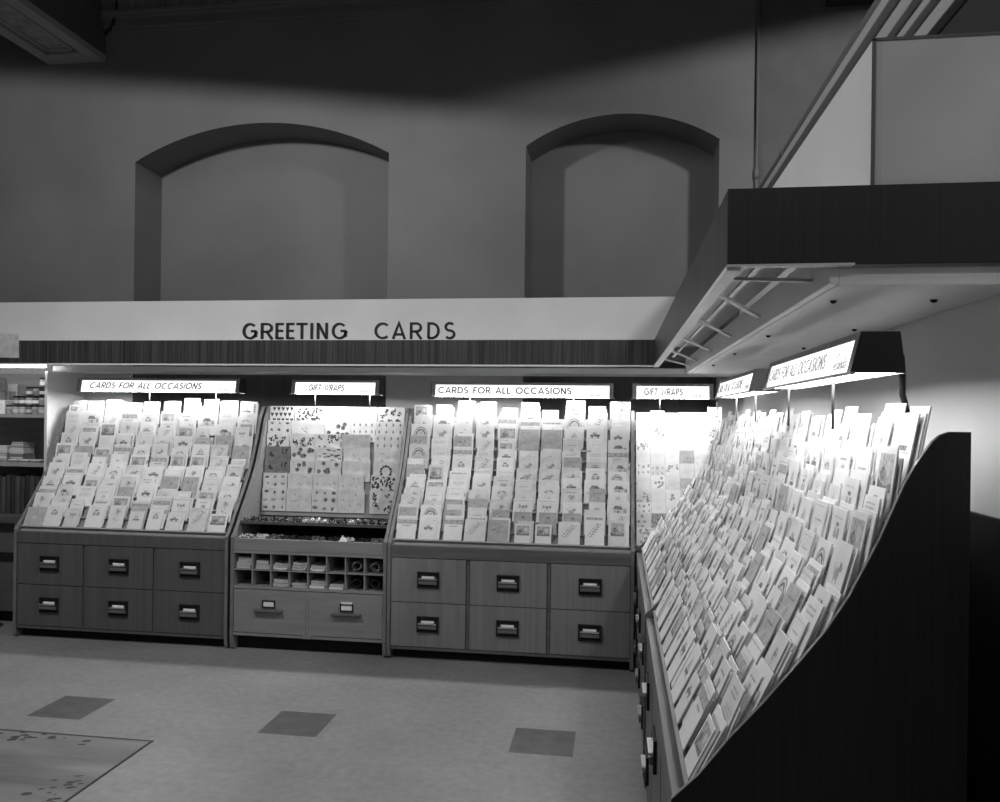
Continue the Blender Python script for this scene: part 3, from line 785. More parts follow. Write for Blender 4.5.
def fill(rk, loc, rz, cols, stack, labeler, group, seed, pair=None, light_top=3, tall_top=True, narrow=False):
    root, tiers, xa, xb = rk
    rng = random.Random(seed)
    pitch = (xb - xa - 0.01) / cols
    base_col = []
    for r, (p, t, n) in enumerate(tiers):
        slope = math.atan2(t.x, t.y)
        for q in (1, 2):
            if r + q < len(tiers):
                e = tiers[r + q][0] + tiers[r + q][2] * 0.004 - p
                slope = min(slope, math.atan2(e.x, e.y))
        for c in range(cols):
            x = xa + 0.005 + pitch * (c + 0.5)
            nst = rng.choice(stack)
            top = r == len(tiers) - 1
            v0 = rng.randrange(len(VAR))
            if r >= len(tiers) - light_top and VAR[v0][2] > 1 and rng.random() < 0.75:
                v0 = rng.choice(LIGHTV)
            if narrow and VAR[v0][4] > 0.123:
                v0 = rng.choice(NARROW)
            if pair and c == pair[1]:
                v0 = pair_v[r]
            if pair and c == pair[0]:
                pair_v[r] = v0
            for k in range(nst):
                v = v0 if k == 0 else rng.choice(LIGHTV if rng.random() < 0.7 else range(len(VAR)))
                w, h = VAR[v][4], VAR[v][5]
                room = max(0.0, pitch - w - 0.006)
                off = 0.0210 - (0.0044 if nst <= 3 else 0.0034) * k
                if k == 0:
                    jit = rng.uniform(-0.014, 0.0); roll = rng.uniform(-0.013, 0.013)
                    dx0 = dx = rng.uniform(-0.5, 0.25 if nst > 1 else 0.5) * room
                else:
                    dx = min(room / 2, max(-room / 2, dx0 + rng.uniform(0.0, 0.03)))
                lean = max(0.03, slope - rad(11.5)) + jit
                dz = 0.0075 + (0.0 if k == 0 else rng.uniform(0, 0.022))
                if top and tall_top:
                    dz += rng.choice([0, 0, 0.012, 0.03]) if k == 0 else 0.01
                cards.append(dict(args=[loc, rz, x, p, n, t, off - 0.001, lean, dx, dz, roll, v], v=v, group=group, lab=labeler(r, c, k, cols, VAR[v]), rack=root.name, r=r, c=c, k=k))
pair_v = {}
def lab(wherefn):
    def f(r, c, k, cols, V):
        nm = '%s card with %s' % (TONE[V[2]], V[3])
        if k:
            nm = '%s card %s' % (TONE[V[2]], {1: 'behind the front one', 2: 'second behind front one', 3: 'third behind front one', 4: 'fourth behind front one'}[k])
        return '%s, %s, %s' % (nm, where(r, 11), wherefn(c, cols))
    return f
fill(rackL, (-4.172, RY, 0), 0, 10, (1, 2, 2, 3), lab(lambda c, n: '%s column from the jar shelves' % ordn(c)), 'greeting cards in the rack beside the jar shelves', 101)
fill(rackM, (-1.469, RY, 0), 0, 10, (1, 1, 2, 2, 3), lab(lambda c, n: '%s column past centre gift wraps' % ordn(c)), 'greeting cards in the rack beside the corner', 102, pair=(5, 6))
fill(rackF, (RX, 5.13, 0), -PI / 2, 10, (2, 3, 3), lab(lambda c, n: 'far bay, %s column from corner' % ordn(c)), 'greeting cards in the far bay of the side rack', 103, narrow=True)
fill(rackN, (RX, 3.473, 0), -PI / 2, 10, (2, 3, 3, 4), lab(lambda c, n: 'near bay, %s column from black end' % ordn(n - 1 - c)), 'greeting cards in the near bay of the side rack', 104, narrow=True)

# settle the cards: none may cut through a ledge or another card
def settle():
    led = {}
    for cd in cards:
        if cd['rack'] not in led:
            w_ = Matrix.Translation(cd['args'][0]) @ Matrix.Rotation(cd['args'][1], 4, 'Z')
            led[cd['rack']] = [BVHTree.FromPolygons([w_ @ Vector(q) for q in v_], f_) for v_, f_ in LEDGES[cd['rack']]]
    placed = {}
    out = []
    for cd in sorted(cards, key=lambda d: (d['k'] > 0, d['rack'], d['r'], d['c'], d['k'])):
        mbv = VAR[cd['v']][0]
        fs = [f for f in mbv.f if max(f) < 16]
        for attempt in range(7 if cd['k'] == 0 else 3):
            m = put(*cd['args'])
            tree = BVHTree.FromPolygons([m @ Vector(q) for q in mbv.v[:16]], fs)
            near = [l_ for j, l_ in enumerate(led[cd['rack']]) if abs(j - cd['r']) < 3]
            near += [t_ for dr in (-2, -1, 0, 1, 2) for dc in (-1, 0, 1) for t_ in placed.get((cd['rack'], cd['r'] + dr, cd['c'] + dc), [])]
            hit = any(tree.overlap(t_) for t_ in near)
            if not hit:
                break
            if cd['k'] == 0:
                cd['args'][7] -= 0.014
            else:
                cd['args'][9] += 0.003
        if hit and cd['k'] > 0:
            continue
        cd['m'] = m
        placed.setdefault((cd['rack'], cd['r'], cd['c']), []).append(tree)
        out.append(cd)
    return out
cards = settle()
KEEP = None   # indices of the cards that show largest
KEEP = [0,1,2,3,4,5,6,7,8,9,10,11,14,16,17,19,21,22,23,24,25,28,29,30,31,34,36,37,38,39,40,42,43,44,45,47,51,54,55,56,57,58,60,63,64,65,66,67,68,69,70,71,76,78,80,82,83,85,86,88,89,90,91,93,94,95,97,98,101,102,103,106,108,110,111,112,113,114,115,116,117,118,119,120,121,123,124,125,126,127,129,130,133,134,135,136,137,139,141,142,143,144,147,148,149,150,152,153,154,155,157,158,159,160,161,165,166,167,168,169,172,173,174,175,176,177,179,180,181,182,188,189,190,192,193,195,196,197,199,200,201,203,204,205,207,208,209,211,213,214,215,217,218,220,221,222,223,226,227,229,239,340,341,342,343,344,345,346,347,348,349,353,354,355,356,357,358,359,360,362,363,364,365,366,367,368,369,370,371,372,373,375,376,377,378,379,382,383,384,385,386,387,388,389,390,393,394,397,398,399,403,405,406,407,408,409,410,412,413,414,415,416,417,418,419,422,423,424,425,426,427,428,429,435,436,437,438,439,442,443,444,445,446,447,448,449,528,558,583,587,630,632,795,796,799,800,801,802,810,813,816,826,828,830,831,837,841,843,844,845,855,857,858,859,866,867,869,870,882,883,889,895,896,897,898,899,906,910,911,912,913,922,924,928,929,940,944,945,946,947]
KEEPS = set(range(len(cards))) if KEEP is None else set(KEEP)
rest = MB()
for i, cdict in enumerate(cards):
    mbv, me, tone, kind, w, h = VAR[cdict['v']]
    if i in KEEPS:
        o = bpy.data.objects.new('greeting_card', me)
        COL.objects.link(o)
        o.matrix_world = cdict['m']
        if KEEP is None:
            o['card_index'] = i
        tag(o, cdict['lab'], 'card', cdict['group'])
    else:
        b = len(rest.v); m = cdict['m']
        rest.v += [tuple(m @ Vector(p)) for p in mbv.v]
        rest.f += [tuple(b + q for q in f) for f in mbv.f]
        rest.mi += [tone if q == 0 else 4 + q for q in mbv.mi]
if rest.f:
    o = rest.build('card_stock', PAPER + INK)
    tag(o, 'the many other greeting cards packed between and behind, filling the racks', 'cards', None, 'stuff')

# ------------------------------------------------------------------ wrapping papers
def sheet_mb(w, h, pattern, rng, t=0.004):
    """a flat folded sheet, printed with a repeating pattern"""
    mb = MB()
    mb.box(-w / 2, w / 2, 0, t, 0, h, 0)
    mb.box(-w / 2 + 0.002, w / 2 - 0.003, t + 0.0006, t + 0.004, 0.0, h - 0.003, 0)
    items = []
    def dots(nx, nz, fn, stagger=True):
        for j in range(nz):
            for i in range(nx):
                x = (i + 0.5 + (0.5 if stagger and j % 2 else 0)) / (nx + (0.5 if stagger else 0)); z = (j + 0.5) / nz
                items.extend(fn(x, z))
    ar = w / h
    def blob(x, z, s, ink):
        return [(ell(x, z, s / ar if ar > 1 else s, s if ar > 1 else s * ar, 8), ink)]
    if pattern == 'hearts':
        dots(5, 4, lambda x, z: [([(x - 0.07, z + 0.05), (x, z - 0.10), (x + 0.07, z + 0.05), (x + 0.035, z + 0.10), (x, z + 0.06), (x - 0.035, z + 0.10)], 2)])
    elif pattern == 'black scrolls':
        for k in range(60):
            x, z = rng.uniform(0.06, 0.94), rng.uniform(0.08, 0.92); a = rng.uniform(0, PI)
            items.append((line(x - 0.05 * math.cos(a), z - 0.07 * math.sin(a), x + 0.05 * math.cos(a), z + 0.07 * math.sin(a), 0.06), 2))
    elif pattern == 'flower clusters':
        for k in range(11):
            cx, cz = rng.uniform(0.12, 0.88), rng.uniform(0.12, 0.88)
            for q in range(6):
                items.extend(blob(cx + rng.uniform(-0.08, 0.08), cz + rng.uniform(-0.09, 0.09), rng.uniform(0.03, 0.05), rng.choice([1, 2, 2])))
    elif pattern == 'small trees':
        dots(4, 3, lambda x, z: [([(x - 0.045, z - 0.03), (x + 0.045, z - 0.03), (x, z + 0.10)], 1), (rect(x - 0.01, x + 0.01, z - 0.09, z - 0.03), 2)], False)
    elif pattern == 'dashes':
        for k in range(24):
            x, z = rng.uniform(0.08, 0.92), rng.uniform(0.08, 0.92)
            items.append((rect(x - 0.06, x + 0.06, z - 0.03, z + 0.03), rng.choice([1, 2])))
    elif pattern == 'sparse sprigs':
        for k in range(6):
            x, z = rng.uniform(0.15, 0.85), rng.uniform(0.15, 0.85)
            items.extend(blob(x, z, 0.04, 0)); items.append((line(x, z, x + 0.06, z - 0.10, 0.015), 0))
    elif pattern == 'large motifs':
        for k in range(8):
            x, z = rng.uniform(0.12, 0.88), rng.uniform(0.15, 0.88)
            items.extend(blob(x, z, 0.11, 1)); items.extend(blob(x + 0.03, z + 0.02, 0.05, 2))
    elif pattern == 'dark figures':
        items += [(ell(0.22, 0.62, 0.07, 0.12, 8), 2), (ell(0.30, 0.55, 0.05, 0.08, 8), 2), (rect(0.40, 0.56, 0.18, 0.26), 2)]
        for k, x in enumerate((0.66, 0.72, 0.78)):
            items.append((line(x, 0.62, x + (0.03 if k != 1 else -0.03), 0.90, 0.03), 2))
        items += [(line(0.84, 0.62, 0.84, 0.9, 0.03), 2), (ell(0.87, 0.83, 0.035, 0.06, 8), 2)]
    elif pattern == 'wreath':
        for k in range(12):
            a = 2 * PI * k / 12
            items.extend(blob(0.5 + 0.26 * math.cos(a) / ar, 0.52 + 0.26 * math.sin(a), 0.07, 2 if k % 2 else 1))
    elif pattern == 'scattered prints':
        for k in range(9):
            x, z = 0.17 + 0.33 * (k % 3), 0.17 + 0.33 * (k // 3)
            items.append((ell(x + rng.uniform(-.05, .05), z + rng.uniform(-.05, .05), rng.uniform(.04, .11), rng.uniform(.05, .11), 7), rng.choice([0, 1])))
            items.extend(blob(x + 0.02, z, 0.035, 2))
    for k, (poly, ink) in enumerate(items):
        y = -0.0003 - 0.00003 * (k % 7)
        cl = [(min(0.99, max(0.01, p[0])), min(0.99, max(0.01, p[1]))) for p in poly]
        a = sum(cl[i][0] * cl[(i + 1) % len(cl)][1] - cl[(i + 1) % len(cl)][0] * cl[i][1] for i in range(len(cl)))
        f = tuple(range(len(cl)))
        mb.add([((p[0] - 0.5) * w, y, p[1] * h) for p in cl], [f if a > 0 else f[::-1]], 1 + ink)
    return mb

# centre unit ---------------------------------------------------------------
GX0, GX1 = -2.556, -1.4745
gu = thing('gift_wrap_unit', (GX0, RY, 0), 'pale wooden wrapping paper unit with pigeonholes and two drawers', 'display unit')
GW = GX1 - GX0
T = 0.022
side_panel_mb(0.0, T, ZTB).build('side_panel', [M['rack_pale'], M['edge'], M['inside']], gu)
side_panel_mb(GW - T, GW, ZTB).build('side_panel', [M['rack_pale'], M['edge'], M['inside']], gu)
SG = [(0.40, 0.86), (0.555, 1.64)]
mb = MB()
SGb = SG
for a, b in zip(SGb, SGb[1:]):
    mb.prism([a, (a[0] + 0.012, a[1]), (b[0] + 0.012, b[1]), b], 'x', T, GW - T)
mb.build('backing_board', M['tier'], gu)
mb = MB(); mb.prism([(0.004, 0.672), (0.022, 0.672), (0.022, 0.752), (0.004, 0.752)], 'x', T, GW - T); mb.build('lip_rail', M['rack_pale'], gu, bevel=0.002)
mb = MB(); mb.box(T, GW - T, 0.022, 0.42, 0.718, 0.730); mb.build('lower_tray', M['rack_dark'], gu)
mb = MB(); mb.box(T, GW - T, 0.095, 0.42, 0.842, 0.850); mb.box(T, GW - T, 0.088, 0.095, 0.838, 0.858); mb.build('upper_tray', M['rack_dark'], gu)
mb = MB(); mb.box(T, GW - T, 0.40, 0.412, 0.730, 0.842); mb.build('tray_back', M['black'], gu)
mb = MB(); mb.box(T, GW - T, 0.075, 0.56, 0.0, 0.105); mb.build('toe_kick', M['toe'], gu)
mb = MB(); mb.box(T, GW - T, 0.005, 0.56, 0.100, 0.118); mb.box(GW / 2 - 0.03, GW / 2 + 0.03, 0.0, 0.006, 0.10, 0.125); mb.build('bottom_rail', M['rack_pale'], gu)
# pigeonholes: eight by two
PZ0, PZ1 = 0.432, 0.652
mb = MB(); mb.box(T, GW - T, 0.004, 0.30, PZ0 - 0.016, PZ0); mb.build('pigeonhole_floor', M['rack_pale'], gu)
mb = MB(); mb.box(T, GW - T, 0.004, 0.30, PZ1, PZ1 + 0.019); mb.build('pigeonhole_head', M['rack_pale'], gu)
mb = MB(); mb.box(T, GW - T, 0.30, 0.31, PZ0, PZ1); mb.build('pigeonhole_back', M['rack_dark'], gu)
PM = (PZ0 + PZ1) / 2
pw = (GW - 2 * T) / 8
mb = MB(); mb.box(T, GW - T, 0.008, 0.30, PM - 0.004, PM + 0.004); mb.build('pigeonhole_shelf', M['rack_pale'], gu)
for k in range(1, 8):
    mb = MB(); mb.box(T + pw * k - 0.004, T + pw * k + 0.004, 0.008, 0.30, PZ0, PM - 0.0041); mb.box(T + pw * k - 0.004, T + pw * k + 0.004, 0.008, 0.30, PM + 0.0041, PZ1)
    mb.build('pigeonhole_divider', M['rack_pale'], gu)
mb = MB(); mb.box(GW / 2 - 0.009, GW / 2 + 0.009, 0.008, 0.03, 0.118, PZ0 - 0.016); mb.build('stile', M['rack_pale'], gu)
for k in range(2):
    x0 = T + 0.003 if k == 0 else GW / 2 + 0.010
    x1 = GW / 2 - 0.010 if k == 0 else GW - T - 0.003
    mb = MB(); mb.box(x0, x1, 0, 0.40, 0, 0.288)
    d = mb.build('drawer', M['rack_pale'], gu, bevel=0.0015); d.location = (0, 0.006, 0.122)
    xm = (x0 + x1) / 2 + (-0.005 if k == 0 else 0.01)
    mb = MB(); mb.prism([(-0.030, 0.148), (-0.0004, 0.140), (-0.0004, 0.160), (-0.030, 0.158)], 'x', xm - 0.10, xm + 0.10); mb.build('handle', M['rail'], d, bevel=0.002)
    mb = MB()
    for xa, xb, za, zb in [(-0.045, 0.045, 0.214, 0.221), (-0.045, 0.045, 0.172, 0.179), (-0.045, -0.038, 0.172, 0.221), (0.038, 0.045, 0.172, 0.221)]:
        mb.box(xm + xa, xm + xb, -0.008, -0.0005, za, zb)
    mb.build('label_frame', M['blackmetal'], d)
    mb = MB(); mb.box(xm - 0.037, xm + 0.037, -0.004, -0.001, 0.180, 0.214 + (0.020 if k else 0)); mb.build('label_card', M['label'], d)

def place_sheet(x, s0, poly, w, h, pat, tone, lab_, seed, off=0.004, base=(0, 0), lean_less=rad(5), name='gift_wrap_sheet', cat='gift wrap', group='wrapping papers in the centre unit', roll=0.0):
    p, t = along(poly, s0)
    n = Vector((-t.y, t.x))
    q = p + n * off
    lean = max(0.02, math.atan2(t.x, t.y) - lean_less)
    o = sheet_mb(w, h, pat, random.Random(seed)).build(name, [PAPER[tone]] + SINK)
    o.matrix_world = Matrix.Translation((base[0] + x, base[1] + q.x, q.y)) @ Matrix.Rotation(-lean, 4, 'X') @ Matrix.Rotation(roll, 4, 'Y')
    return tag(o, lab_, cat, group)
LG = length(SG)
def s_at(z):
    s = 0
    for a, b in zip(SG, SG[1:]):
        l = math.hypot(b[0] - a[0], b[1] - a[1])
        if b[1] >= z:
            return s + l * (z - a[1]) / (b[1] - a[1])
        s += l
    return s
ROWS = [  # z of the foot, height, then (pattern, tone, x0, x1) per sheet, sides measured from the jar-shelf side
    (1.478, 0.165, [('hearts', 1, 0.035, 0.225), ('black scrolls', 0, 0.23, 0.455), ('sparse sprigs', 0, 0.46, 0.665), ('sparse sprigs', 0, 0.665, 0.86), ('flower clusters', 1, 0.868, 1.07)]),
    (1.390, 0.150, [('scattered prints', 1, 0.028, 0.21), ('sparse sprigs', 1, 0.212, 0.47), ('large motifs', 0, 0.472, 0.67), ('small trees', 0, 0.672, 0.855), ('small trees', 2, 0.858, 1.072)]),
    (1.290, 0.155, [('flower clusters', 1, 0.030, 0.205), ('flower clusters', 2, 0.207, 0.40), ('flower clusters', 2, 0.40, 0.60), ('', 3, 0.605, 0.825), ('small trees', 2, 0.856, 1.06)]),
    (1.200, 0.150, [('dark figures', 4, 0.028, 0.225), ('large motifs', 2, 0.228, 0.42), ('dashes', 2, 0.42, 0.62), ('sparse sprigs', 2, 0.628, 0.83), ('sparse sprigs', 2, 0.86, 1.055)]),
    (1.110, 0.145, [('dark figures', 4, 0.028, 0.225), ('large motifs', 2, 0.228, 0.42), ('large motifs', 2, 0.42, 0.62), ('', 2, 0.628, 0.84), ('wreath', 2, 0.862, 1.052)]),
    (1.005, 0.155, [('scattered prints', 2, 0.030, 0.22), ('sparse sprigs', 2, 0.222, 0.415), ('sparse sprigs', 2, 0.415, 0.61), ('sparse sprigs', 2, 0.61, 0.80), ('black scrolls', 2, 0.85, 1.050)]),
    (0.890, 0.163, [('scattered prints', 2, 0.032, 0.22), ('sparse sprigs', 2, 0.222, 0.415), ('scattered prints', 2, 0.415, 0.61), ('sparse sprigs', 2, 0.61, 0.815), ('flower clusters', 2, 0.85, 1.045)]),
]
for ri, (z, h, row) in enumerate(ROWS):
    for ci, (pat, tone, x0, x1) in enumerate(row):
        x0, x1 = x0 * GW / 1.10, x1 * GW / 1.10
        nm = 'plain' if not pat else pat
        where_ = '%s row down, %s from jar-shelf side' % (ordn(ri), ordn(ci))
        if ri == 3 and ci == 0:
            lb = 'dark wrapping paper with black figures, the upper of two alike'
        elif ri == 4 and ci == 0:
            lb = 'dark wrapping paper with black figures, the lower of two alike'
        else:
            lb = '%s wrapping paper, %s, centre display, %s' % (TONE[tone], nm, where_)
        place_sheet((x0 + x1) / 2, s_at(z), SG, x1 - x0 - 0.003, h, pat, tone, lb, ri * 10 + ci + 5, off=0.012 + 0.0, base=(GX0, RY), roll=random.uniform(-0.008, 0.008), lean_less=rad(9))

# corner display: square wrapping papers, almost edge to edge
rootC, tiersC, cxa, cxb = rackC
CP = ['sparse sprigs', 'flower clusters', '', 'small trees', 'large motifs', 'sparse sprigs', 'black scrolls', 'scattered prints', 'sparse sprigs', '']
rc = random.Random(77)
ncol = 6
pitch = (cxb - cxa - 0.02) / ncol
for r, (p, t, n) in enumerate(tiersC):
    for c in range(ncol):
        xc = 0.1245 + cxa + 0.01 + pitch * c
        dd = xc * 5.13 / (5.137 + p.x) - RX
        P_ = prof(ZTR)
        zp = P_[-1][1] if dd > P_[-1][0] else next((a[1] + (b[1] - a[1]) * (dd - a[0]) / (b[0] - a[0]) for a, b in zip(P_, P_[1:]) if a[0] <= dd <= b[0]), 0)
        if zp > p.y + 0.15:
            continue          # hidden behind the end panel of the side rack
        w = pitch - 0.002; h = rc.choice([0.125, 0.13, 0.14]) + (0.03 if r == len(tiersC) - 1 and c == ncol - 1 else 0)
        pat = CP[(r * 3 + c * 2 + rc.randrange(3)) % len(CP)]
        tone = rc.choice([0, 0, 1, 1, 2, 2, 3]) if r < len(tiersC) - 3 else rc.choice([0, 0, 1])
        if r == len(tiersC) - 1 and c == ncol - 1:
            pat, tone = 'large motifs', 1
        o = sheet_mb(w, h, pat, rc, 0.003).build('gift_wrap_sheet', [PAPER[tone]] + INK)
        q = p + n * 0.016 + t * 0.0045
        sl = math.atan2(t.x, t.y)
        if r + 1 < len(tiersC):
            e = tiersC[r + 1][0] - p
            sl = min(sl, math.atan2(e.x, e.y))
        lean = max(0.05, sl - rad(10))
        o.matrix_world = Matrix.Translation((0.1245 + cxa + 0.01 + pitch * (c + 0.5), 5.137 + q.x, q.y)) @ Matrix.Rotation(-lean, 4, 'X')
        tag(o, '%s %s paper, corner display, %s row up, %s from its wooden upright' % (TONE[tone], pat or 'plain', ordn(r), ordn(c)), 'gift wrap', 'square papers in the corner display')

# bows and ribbons in the two trays, goods in the pigeonholes ------------------
def bow_mb(r, rng):
    mb = MB()
    for k in range(7):
        a = 2 * PI * k / 7 + rng.uniform(-0.2, 0.2); e = rng.uniform(0.3, 1.0)
        pts = []
        for i in range(9):
            th = PI * i / 8
            d = r * math.sin(th); up = r * 0.95 * e * (1 - math.cos(th)) * 0.9
            pts.append((d * math.cos(a), d * math.sin(a), 0.003 + up))
        nx, ny = -math.sin(a) * r * 0.30, math.cos(a) * r * 0.30
        for p0, p1 in zip(pts, pts[1:]):
            mb.add([(p0[0] - nx, p0[1] - ny, p0[2]), (p0[0] + nx, p0[1] + ny, p0[2]), (p1[0] + nx, p1[1] + ny, p1[2]), (p1[0] - nx, p1[1] - ny, p1[2])], [(0, 1, 2, 3)])
    mb.lathe([(r * 0.3, 0.0), (r * 0.35, 0.003), (r * 0.2, 0.006)], seg=10)
    return mb
BOWM = [grey('ribbon_black', 0.02, 0.25), grey('ribbon_grey', 0.18, 0.25), grey('ribbon_white', 0.62, 0.3)]
BT_ = ['black', 'grey', 'white']
rb = random.Random(9)
for k in range(22):
    tone = rb.choice([0, 0, 0, 1]) if k < 9 else rb.choice([0, 1, 2, 2]) if k < 18 else 0
    o = bow_mb(0.0215, rb).build('gift_bow', BOWM[tone])
    o.location = (GX0 + 0.050 + k * 0.0467, RY + 0.135 + rb.uniform(-0.008, 0.012), 0.8505)
    tag(o, '%s ribbon bow, %s along the upper tray from the jar-shelf side' % (BT_[tone], ordn(k)), 'bow', 'ribbon bows in the upper tray')
def hank_mb(L, rng):
    mb = MB()
    for k in range(4):
        pts = []
        ph = rng.uniform(0, 6)
        for i in range(13):
            u = i / 12
            pts.append(((u - 0.5) * L * rng.uniform(0.95, 1.0), 0.018 * math.sin(u * 7 + ph) + (k - 1.5) * 0.010, 0.010 + 0.013 * abs(math.sin(u * 5 + ph + k)) + 0.004 * k))
        mb.tube(pts, 0.0048, 6)
    mb.tube([(0, -0.03, 0.006), (0.002, -0.028, 0.02), (0, 0, 0.040), (-0.002, 0.028, 0.02), (0, 0.03, 0.006)], 0.004, 6)
    return mb
for k in range(10):
    tone = [2, 2, 1, 0, 0, 1, 0, 2, 0, 1][k]
    o = hank_mb(0.092, rb).build('ribbon_hank', BOWM[tone], None, True)
    o.location = (GX0 + 0.073 + k * 0.1032, RY + 0.075 + rb.uniform(-0.01, 0.02), 0.7315)
    o.rotation_euler = (0, 0, rb.uniform(-0.1, 0.1))
    tag(o, '%s hank of ribbon, %s along the lower tray from the jar-shelf side' % (BT_[tone], ordn(k)), 'ribbon', 'ribbon hanks in the lower tray')
o = MB().add([(-0.035, 0, 0), (0.04, 0.01, 0), (0.03, 0.012, 0.03), (0.0, 0.02, 0.055), (-0.035, 0.004, 0.0), (0.04, 0.014, 0), (0.03, 0.016, 0.03), (0.0, 0.024, 0.055)], [(0, 1, 2, 3), (7, 6, 5, 4), (0, 4, 5, 1), (1, 5, 6, 2), (2, 6, 7, 3), (3, 7, 4, 0)]).build('price_ticket', PAPER[0])
o.location = (GX0 + 0.765, RY + 0.0245, 0.7310)
tag(o, 'white folded price ticket standing among the ribbons in the lower tray', 'ticket')
def pack_mb(w, d, h, sag, rng):
    """a soft flat packet with a sagging outline"""
    mb = MB(); n = 8
    for i in range(n):
        xa, xb = -w / 2 + w * i / n, -w / 2 + w * (i + 1) / n
        za, zb = sag * (2 * i / n - 1) ** 2, sag * (2 * (i + 1) / n - 1) ** 2
        vs = [(xa, 0, za), (xb, 0, zb), (xb, d, zb), (xa, d, za), (xa, 0, za + h), (xb, 0, zb + h), (xb, d, zb + h), (xa, d, za + h)]
        fs = [(0, 3, 2, 1), (4, 5, 6, 7), (0, 1, 5, 4), (2, 3, 7, 6)]
        if i == 0: fs.append((3, 0, 4, 7))
        if i == n - 1: fs.append((1, 2, 6, 5))
        mb.add(vs, fs)
    return mb
CELLS = {(0, 0): [(0.10, 0.02, 2), (0.105, 0.018, 2), (0.095, 0.03, 1)], (0, 1): [(0.10, 0.028, 1), (0.085, 0.024, 2)], (0, 2): [(0.10, 0.012, 0), (0.11, 0.012, 1), (0.10, 0.010, 2)],
         (0, 3): [(0.10, 0.015, 1), (0.105, 0.014, 1), (0.10, 0.014, 1)], (0, 4): [(0.10, 0.014, 0), (0.10, 0.016, 1)], (1, 2): [(0.11, 0.02, 2), (0.10, 0.022, 2)],
         (1, 3): [(0.105, 0.012, 2), (0.10, 0.011, 2)], (1, 4): [(0.105, 0.018, 0), (0.105, 0.014, 1), (0.10, 0.010, 1)], (1, 5): [(0.10, 0.013, 0), (0.095, 0.013, 1)]}
rp = random.Random(31)
for (row, colm), items in CELLS.items():
    z = (PM + 0.0042 if row == 0 else PZ0 + 0.0004)
    for k, (w, h, tone) in enumerate(items):
        tone = min(3, tone + 2)
        sag = 0.006 if (row, colm) in ((0, 2), (0, 3), (0, 4), (1, 2)) else 0.001
        o = pack_mb(min(w, pw - 0.022), 0.2, h, sag, rp).build('paper_packet', PAPER[tone])
        o.location = (GX0 + T + pw * (colm + 0.5) + rp.uniform(-0.004, 0.006), RY + 0.022 + 0.006 * k, z)
        z += h + 0.0024
        tag(o, '%s paper packet, %s from bottom of %s %s pigeonhole from jar-shelf side' % (TONE[tone], ordn(k), 'upper' if row == 0 else 'lower', ordn(colm)), 'packet', 'paper packets in the pigeonholes')
for (row, colm, tone, lb) in [(0, 6, 1, 'tangle of grey cord in the upper seventh pigeonhole'), (0, 7, 1, 'tangle of grey cord in the upper eighth pigeonhole'), (1, 6, 0, 'dark coil of cord in the lower seventh pigeonhole'), (1, 7, 0, 'dark bundle of cord overflowing the lower eighth pigeonhole')]:
    mb = MB(); z = (PM + 0.0042 if row == 0 else PZ0 + 0.0004)
    for k in range(5):
        pts = []
        for i in range(16):
            a = 2 * PI * i / 15 * rp.uniform(0.9, 1.1) + k
            pts.append((0.040 * math.cos(a) * rp.uniform(0.5, 1), 0.035 + 0.02 * k + 0.012 * math.sin(2 * a), 0.048 + 0.040 * math.sin(a) * rp.uniform(0.4, 0.85) - 0.012))
        mb.tube(pts, 0.0036, 6)
    o = mb.build('cord_tangle', BOWM[tone], None, True)
    o.location = (GX0 + T + pw * (colm + 0.5), RY + 0.0, z + 0.004)
    tag(o, lb, 'cord', 'cords in the pigeonholes')

# ------------------------------------------------------------------ shelf unit at the end of the wall
SX1, SX0 = -4.249, -5.25
SYF = 5.475
su = thing('wall_shelf_unit', (SX1, SYF, 0), 'open wall shelf unit with a pale end panel, stocked with jars and books', 'shelving')
def spart(name, mb, m, **k):
    o = mb.build(name, m, su, **k); o.location = (-SX1, -SYF, 0); return o
mb = MB(); mb.box(SX1 - 0.022, SX1, SYF, WY - 0.003, 0.80, 1.888)
spart('end_panel', mb, M['wall_light'])
mb = MB(); mb.box(SX0, SX1 - 0.022, WY - 0.02, WY - 0.003, 0.80, 1.888)
spart('back_board', mb, grey('shelf_back_board', 0.28, 0.6, 0.1, (2, 2, 20), 3))
for z in (1.535, 1.163):
    mb = MB(); mb.box(SX0, SX1 - 0.0221, SYF + 0.02, WY - 0.0205, z, z + 0.026)
    spart('shelf', mb, grey('shelf_paint_%d' % int(z * 100), 0.36, 0.5))
mb = MB(); mb.box(SX0, SX1 - 0.006, SYF - 0.10, WY - 0.003, 0.09, 0.80); spart('base_cabinet', mb, grey('cabinet_paint', 0.10, 0.5, 0.1), bevel=0.004)
mb = MB(); mb.box(SX0, SX1 - 0.03, SYF - 0.04, WY - 0.02, 0.0, 0.09); spart('plinth', mb, M['toe'])
for z in (0.72, 0.50):
    mb = MB(); mb.box(-4.55, -4.43, SYF - 0.112, SYF - 0.1005, z - 0.03, z + 0.03); spart('drawer_pull', mb, M['black'])
# tube behind the fascia that lights the shelves
tl = thing('shelf_light', (-4.70, 5.44, 1.925), 'bright tube light tucked under the canopy above the jar shelves', 'light')
mb = MB(); mb.tube([(-0.5, 0, 0), (0, 0, 0), (0.46, 0, 0)], 0.013, 10); mb.build('tube', M['strip'], tl, True)
mb = MB(); mb.box(-0.5, 0.47, -0.016, 0.016, 0.015, 0.034); mb.build('batten', M['soffit'], tl)

